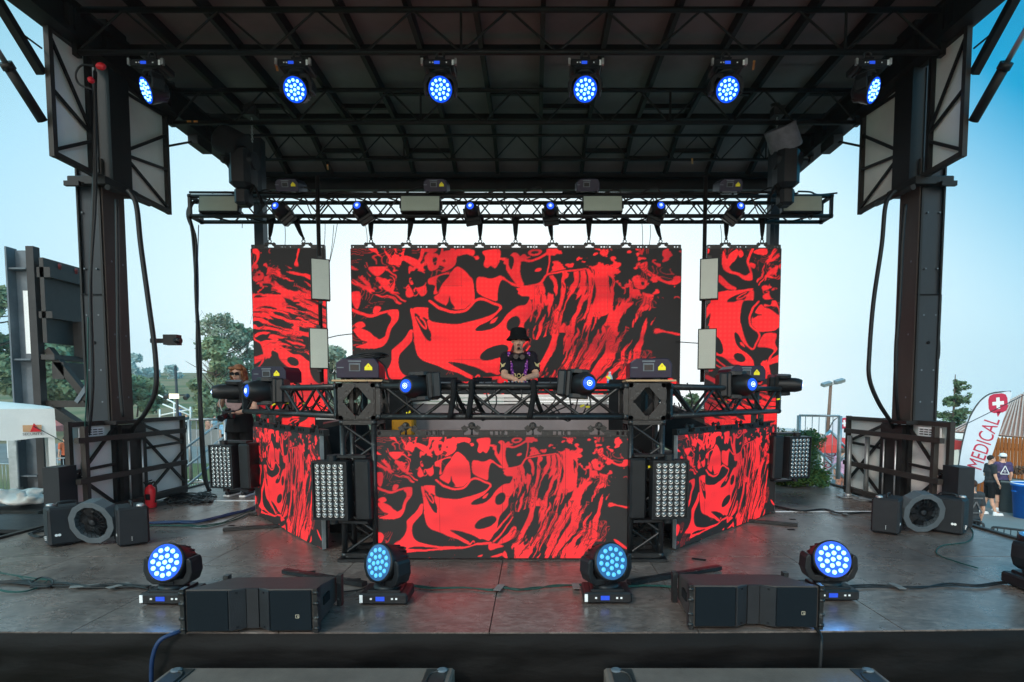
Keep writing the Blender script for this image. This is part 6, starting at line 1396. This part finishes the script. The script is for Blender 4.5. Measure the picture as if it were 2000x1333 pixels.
# ================================================================ right building, fence, bins
t = thing('building', 'low building with brown ribbed metal roof and white eave at the right edge', 'building', (14, 27, GZ))
rfm = mat('brown_metal_roof', (.44, .23, .17), .65, 0, .1, 2)
e0, e1 = W(1860, 843, 24), W(2080, 862, 22); r0, r1 = W(1945, 780, 27), W(2120, 740, 27)
q = MB(); P = [W(1858, 843, 24), W(2090, 862, 21.5), W(2120, 715, 26), W(2000, 768, 27), W(1940, 800, 26.5)]
q.add(P, [(0, 1, 2, 3, 4)]); q.add([p+V((0, 0, -.12)) for p in P], [(4, 3, 2, 1, 0)]); q.build('roof', rfm, t, True)
q = MB()
for i in range(26):
    f = i/25; a = P[0].lerp(P[1], f); tt = P[4].lerp(P[3], min(1, f*1.6)) if f < .6 else P[3].lerp(P[2], (f-.6)/.4); q.beam(a+V((0, 0, .03)), tt+V((0, 0, .03)), .05, .04)
q.build('roof_rib', mat('pale_roof_rib', (.58, .40, .34), .65, 0, .1, 2), t, True)
q = MB(); q.beam(P[0]+V((-.1, -.05, -.16)), P[1]+V((.1, -.05, -.16)), .06, .24); q.build('fascia', white, t, True)
q = MB(); a, b2 = P[0]+V((.3, .7, 0)), P[1]+V((0, .7, 0)); q.beam((a.x, a.y, (a.z-.3+GZ)/2), (b2.x, b2.y, (b2.z-.3+GZ)/2), .2, a.z-.3-GZ); q.build('wall', mat('cream_wall', (.66, .63, .57), .8, 0, .06, 2), t, True)
woodm = mat('orange_cedar', (.27, .085, .016), .7, 0, .15, 3, .1, 30, stretch=(6, 6, .4))
a, b2 = W(1925, 960, 19.5), W(2080, 960, 18.8); t = thing('wooden_fence', 'orange-brown vertical board fence behind the visitors at right', 'fence', (a.x, 19.5, GZ))
random.seed(6); q = MB(); L = b2.x-a.x; n_ = 24
for i in range(n_):
    x = a.x-.3+(L+.3)*i/n_; y = 19.5-.7*i/n_; w_ = (L+.3)/n_; h = 2.02+random.uniform(-.03, .03)
    q.prism([(x, GZ), (x+w_-.004, GZ), (x+w_-.004, GZ+h-.06), (x+w_-.05, GZ+h), (x+.04, GZ+h), (x, GZ+h-.06)], y, y+.02+random.uniform(0, .01))
q.build('board', woodm, t, True); q = MB()
for z in (.4, 1.6): q.beam((a.x-.3, 19.56, GZ+z), (b2.x, 18.86, GZ+z), .04, .09)
q.build('rail', woodm, t, True)
q = MB(); random.seed(2)
def bin_(label, c, r0, r1, h, mm, lid=None):
    t = thing('rubbish_bin', label, 'bin', c); q = MB(); q.lathe([(r0, 0), (r1, h*.92), (r1+.03, h*.92), (r1+.035, h), (r1, h), (r1-.03, h*.9), (.01, h*.85)], None, 24); q.build('body', mm, t); q = MB()
    for s_ in (-1, 1): q.box((s_*(r1+.03), 0, h*.78), (.05, .12, .03))
    q.build('handle', mm, t)
    if lid: q = MB(); q.ring((0, 0, h), r1+.02, .018, None, 24, 6); q.build('liner_rim', lid, t)
    return t
a = gp(1971, 1000); bin_('grey round rubbish bin behind the white-capped person', (a.x, a.y, GZ), .26, .33, .95, mat('grey_plastic', (.14, .16, .16), .5, 0, .1, 6), plas)
a = gp(2003, 1012); bin_('blue round recycling bin at the right edge', (a.x, a.y, GZ), .27, .34, .98, mat('blue_plastic', (.01, .13, .50), .4, 0, .1, 6), wlab)
q = MB(); random.seed(3)
for i in range(140): a = W(random.uniform(1955, 1998), 945, 18.6); q.ball((a.x, 18.6+random.uniform(-.2, .2), GZ+.95+random.uniform(-.1, .12)), (.03, .03, .05), 3)
a = W(1976, 945, 18.6); q.tube((a.x, 18.6, GZ), (a.x, 18.6, GZ+.95), .04); tag(q.build('dry_shrub', mat('dry_brown_twigs', (.10, .06, .04), .9)), 'low dry brown shrub in front of the wooden fence', 'shrub')
# low white clutter beyond the right stage edge
q = MB(); a = W(1905, 1030, 9.6); q.ball((a.x, 9.6, -1.0), (.25, .2, .06), 6); q.box((a.x, 9.6, -1.6), (.5, .4, 1.1)); tag(q.build('covered_crate', white), 'white covered crate between the right fan unit and the crowd barrier', 'crate')
# pole lights
a = W(1616, 830, 40); t = thing('floodlight_pole', 'wooden pole with two floodlights on top beyond the stairs at right', 'light pole', (a.x, 40, gz(a.x, 40)))
zt3 = W(1622, 752, 40).z; q = MB(); q.tube((0, 0, 0), (.15, 0, zt3-gz(a.x, 40)), .13, .10, 10); q.build('pole', mat('weathered_pole', (.20, .12, .09), .8, 0, .2, 4), t)
for dx, dy, dz in ((-.35, 0, .05), (.55, 0, .25)): q = MB(); q.box((dx+.15, -.1, zt3-gz(a.x, 40)+dz), (.7, .35, .22), (.3, -.25, .2)); q.build('floodlight', galv, t)
q = MB(); q.beam((-.4, 0, zt3-gz(a.x, 40)-.05), (.9, 0, zt3-gz(a.x, 40)+.12), .08, .08); q.build('crossarm', galv, t)
a = W(348, 820, 24); t = thing('light_stand', 'mast with small stage lamps on a crossbar behind the left stairs', 'light mast', (a.x, 24, -2.1)); zz = W(348, 715, 24).z+2.1; q = MB(); q.tube((0, 0, 0), (-.03, 0, zz), .07, .05); q.build('mast', dk, t)
zl = W(348, 772, 24).z+2.1; q = MB(); q.tube((-.55, 0, zl), (.5, 0, zl), .03); q.build('crossbar', dk, t); q = MB(); q.box((-.06, -.12, zl-.05), (.36, .1, .20)); q.build('lamp', mat('warm_lamp', (.9, .8, .6), .4, emit=(1, .82, .55), es=1.6), t)
q = MB(); q.tube((-.42, -.15, zl-.12), (-.42, .05, zl-.02), .09); q.tube((.42, -.15, zl-.14), (.42, .05, zl-.02), .10); q.build('lamp_can', dk, t)
q = MB(); a, b2 = W(330, 782, 26), W(372, 800, 26)
for (x0, y0, x1, y1) in ((310, 772, 375, 805), (318, 790, 372, 812), (312, 812, 372, 800), (312, 830, 372, 822), (312, 800, 312, 835), (340, 788, 340, 825), (372, 795, 372, 830)): q.tube(W(x0, y0, 26), W(x1, y1, 26), .035)
q.tube(W(340, 825, 26), V((W(340, 825, 26).x, 26, gz(-16, 26))), .035); tag(q.build('ramp_railing', white), 'white ramp railings far behind the left column', 'railing')
# concrete wall band in the far left
a, b2 = W(255, 838, 34), W(480, 838, 34); q = MB(); q.beam((a.x, 34, gz(a.x, 34)+.45), (b2.x, 34, gz(b2.x, 34)+.45), .3, 1.1); tag(q.build('low_wall', mat('grey_concrete', (.20, .20, .19), .9, 0, .15, 1)), 'low grey concrete wall behind the crowd at left', 'wall')
# ================================================================ vegetation
def leafmat(name, c, hz=0): return mat(name, c, .6, 0, .45, .9, spec=.3)
def foliage(q, c, r, n_, s, flat=.0, rnd=random):
    c = V(c)
    for i in range(n_):
        d = V((rnd.gauss(0, 1), rnd.gauss(0, 1), rnd.gauss(0, 1))).normalized(); k_ = rnd.random()**.4
        p = c+V((d.x*r[0], d.y*r[1], d.z*r[2]))*k_; u = V((rnd.gauss(0, 1), rnd.gauss(0, 1), rnd.gauss(0, 1)*(1-flat))).normalized(); w_ = u.orthogonal().normalized(); z_ = s*rnd.uniform(.6, 1.5)
        o = len(q.v); q.v += [tuple(p-u*z_), tuple(p+w_*z_*.55), tuple(p+u*z_), tuple(p-w_*z_*.55)]; q.f.append((o, o+1, o+2, o+3)); q.s.append(False)
def tree(label, x, y, z0, h, w_, mm, seed, leaf=.16, n_=5200, blobs=22, lo=.25, sparse=1.0, bare=0, group=None, name='tree'):
    rnd = random.Random(seed); t = thing(name, label, 'tree', (x, y, z0), group=group); q = MB(); q.path([(0, 0, 0), (.1*w_*.3, 0, h*.3), (0, .1, h*.6), (.05*w_, 0, h*.9)], lambda u: max(.03, h*.022*(1-u*.85)), 8, 4)
    tips = []
    for i in range(16 if not bare else 44):
        a = rnd.uniform(0, 2*PI); zz = h*rnd.uniform(lo, .8); l_ = w_*.5*rnd.uniform(.5, 1)*(1-.4*abs(zz/h-.5)); e_ = V((math.cos(a)*l_, math.sin(a)*l_, zz+h*rnd.uniform(.08, .22))); tips.append(e_)
        q.path([(0, 0, zz), tuple(e_*.5+V((0, 0, zz*.5-.02*h))), tuple(e_)], lambda u: max(.012, h*.007*(1-u*.8)), 5, 3)
        if bare:
            for k_ in range(4): f_ = e_*rnd.uniform(.6, 1)+V((0, 0, zz*.1)); q.path([tuple(f_), tuple(f_+V((rnd.uniform(-1, 1), rnd.uniform(-1, 1), rnd.uniform(.3, 1.2)))*h*.10)], lambda u: .016*(1-u*.5), 4, 1)
    q.build('trunk', mat('bark', (.09, .065, .05), .9, 0, .3, 4), t)
    q = MB(); per = int(n_/blobs)
    for i in range(blobs):
        f_ = rnd.uniform(lo, 1.0); rr_ = w_*.5*math.sqrt(max(.05, 1-((f_-.52)/.56)**2)); a = rnd.uniform(0, 2*PI); k_ = rnd.random()**.5*.82
        c = (math.cos(a)*rr_*k_, math.sin(a)*rr_*k_, f_*h*.95); b_ = w_*rnd.uniform(.09, .19)*sparse; foliage(q, c, (b_, b_, b_*.8), per, leaf, rnd=rnd)
    q.build('crown', mm, t); return t
g1 = leafmat('hazed_deciduous_green', (.21, .26, .14)); g2 = leafmat('hazed_darker_green', (.17, .23, .13)); g3 = leafmat('hazed_grey_green', (.27, .30, .21)); g4 = leafmat('conifer_green', (.10, .15, .07)); g5 = leafmat('far_hazed_green', (.34, .44, .42))  # deciduous and far greens paled to stand in for haze
def tr(label, px, ptop, pbot, wp, d, mm, seed, **k_):
    b_ = W(px, pbot, d); tp = W(px, ptop, d); h = tp.z-b_.z; return tree(label, b_.x, d, b_.z, h, wp*d/F, mm, seed, **k_)
tr('large green tree at the very left edge of the photo', -12, 555, 830, 170, 38, g1, 1, leaf=.20, n_=7000, blobs=34)
tr('broad green tree seen through the trailer frame', 120, 640, 825, 150, 42, g1, 2, leaf=.22, n_=7000, blobs=34)
tr('rounded green tree just left of the left column', 182, 690, 820, 110, 46, g2, 3, leaf=.22, n_=5000)
tr('low green tree behind the right edge of the left column', 268, 735, 815, 90, 50, g1, 4, leaf=.22, n_=5000)
tr('low pale green bush left of the lamp mast', 305, 752, 808, 60, 60, g3, 14, leaf=.22, n_=3500)
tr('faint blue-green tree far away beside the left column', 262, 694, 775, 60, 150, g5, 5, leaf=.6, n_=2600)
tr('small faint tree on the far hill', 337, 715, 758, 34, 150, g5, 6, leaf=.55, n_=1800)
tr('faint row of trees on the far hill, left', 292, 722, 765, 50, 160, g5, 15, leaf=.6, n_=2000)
tr('half-bare tree left of the left rear screen', 440, 612, 830, 120, 48, g3, 7, leaf=.14, n_=2600, blobs=30, bare=1, lo=.2)
tr('leafy tree behind the photographer', 425, 655, 850, 110, 44, g1, 8, leaf=.18, n_=6500, blobs=30, lo=.12)
tr('leafy green tree at the edge of the left rear screen', 485, 625, 850, 110, 52, g2, 9, leaf=.2, n_=6000, blobs=28, lo=.15)
tr('grey-green tree seen between the left and centre rear screens', 655, 672, 850, 110, 46, g3, 10, leaf=.17, n_=6500, blobs=30, lo=.1)
def conifer(label, px, ptop, pbot, wp, d, mm, seed, droop=.25, tiers=26, gap=.25):
    rnd = random.Random(seed); b_ = W(px, pbot, d); h = W(px, ptop, d).z-b_.z; w_ = wp*d/F; t = thing('conifer_tree', label, 'tree', (b_.x, d, b_.z)); q = MB(); q.tube((0, 0, 0), (0, 0, h), h*.022, .02, 8); l = MB()
    for i in range(tiers):
        f_ = i/tiers; z = h*(.12+.86*f_+rnd.uniform(-.03, .03))
        for k_ in range(7):
            if rnd.random() < gap: continue
            a = rnd.gauss(.4, 1.9); L = w_*.5*(1-f_*.80)*rnd.uniform(.35, 1.3); up = rnd.uniform(-.35, .6); e_ = V((math.cos(a)*L, math.sin(a)*L, z+L*up)); q.path([(0, 0, z), tuple(e_)], .02, 4, 1)
            for m_ in range(5): foliage(l, V((0, 0, z)).lerp(e_, .3+.7*m_/4)-V((0, 0, L*.06)), (L*.17, L*.17, L*.20), 24, .10*h/6, rnd=rnd)
    q.build('trunk', mat('bark', (.09, .065, .05), .9), t); l.build('crown', mm, t); return t
conifer('ragged conifer rising behind the brown roof at right', 1858, 732, 905, 104, 30, g4, 21, gap=.52, tiers=20)
conifer('pine seen through the right booth truss', 1352, 768, 870, 90, 45, g4, 22)
# hedge by the stage
rnd = random.Random(5); t = thing('hedge', 'dense green cut hedge bush at the rear right of the stage behind the blinder light', 'hedge', (W(1562, 900, 8.2).x, 8.3, 0)); q = MB(); cx_ = 0
for i in range(64): foliage(q, (rnd.uniform(-.32, .34), rnd.uniform(-.2, .2), rnd.uniform(.05, .74)), (.13, .13, .12), 190, .022, rnd=rnd)
for i in range(16): foliage(q, (rnd.uniform(-.42, .36), rnd.uniform(-.35, .0), rnd.uniform(.03, .18)), (.11, .11, .08), 190, .022, rnd=rnd)
q.build('foliage', leafmat('hedge_green', (.055, .10, .022)), t); q = MB()
for i in range(8): q.path([(0, 0, 0), (rnd.uniform(-.2, .2), rnd.uniform(-.1, .1), .3), (rnd.uniform(-.3, .3), rnd.uniform(-.1, .1), .65)], .008, 5, 2)
q.build('stem', mat('bark', (.09, .065, .05), .9), t)
# far hills
hm = mat('hazed_hill_green', (.36, .42, .34), .95, 0, .3, .05)  # distance haze put into this paled hill colour
def hz_(x, y): return -6+10.5*math.exp(-((x+95)/60)**2-((y-230)/60)**2)+1.0*math.sin(x*.05)
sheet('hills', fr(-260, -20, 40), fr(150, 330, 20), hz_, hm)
# ================================================================ haze
hz = MB(); hz.box((-60, 110, -1.5), (760, 460, 69)); HZ = hz.build('haze', bpy.data.materials.new('smoke_haze'))
m = HZ.data.materials[0]; m.use_nodes = True; n = m.node_tree; n.nodes.clear(); pv = n.nodes.new('ShaderNodeVolumePrincipled'); ou = n.nodes.new('ShaderNodeOutputMaterial'); n.links.new(pv.outputs[0], ou.inputs['Volume'])
pv.inputs['Density'].default_value = .0007; pv.inputs['Color'].default_value = (.97, .985, 1, 1); pv.inputs['Anisotropy'].default_value = .3
tag(HZ, kind='stuff')
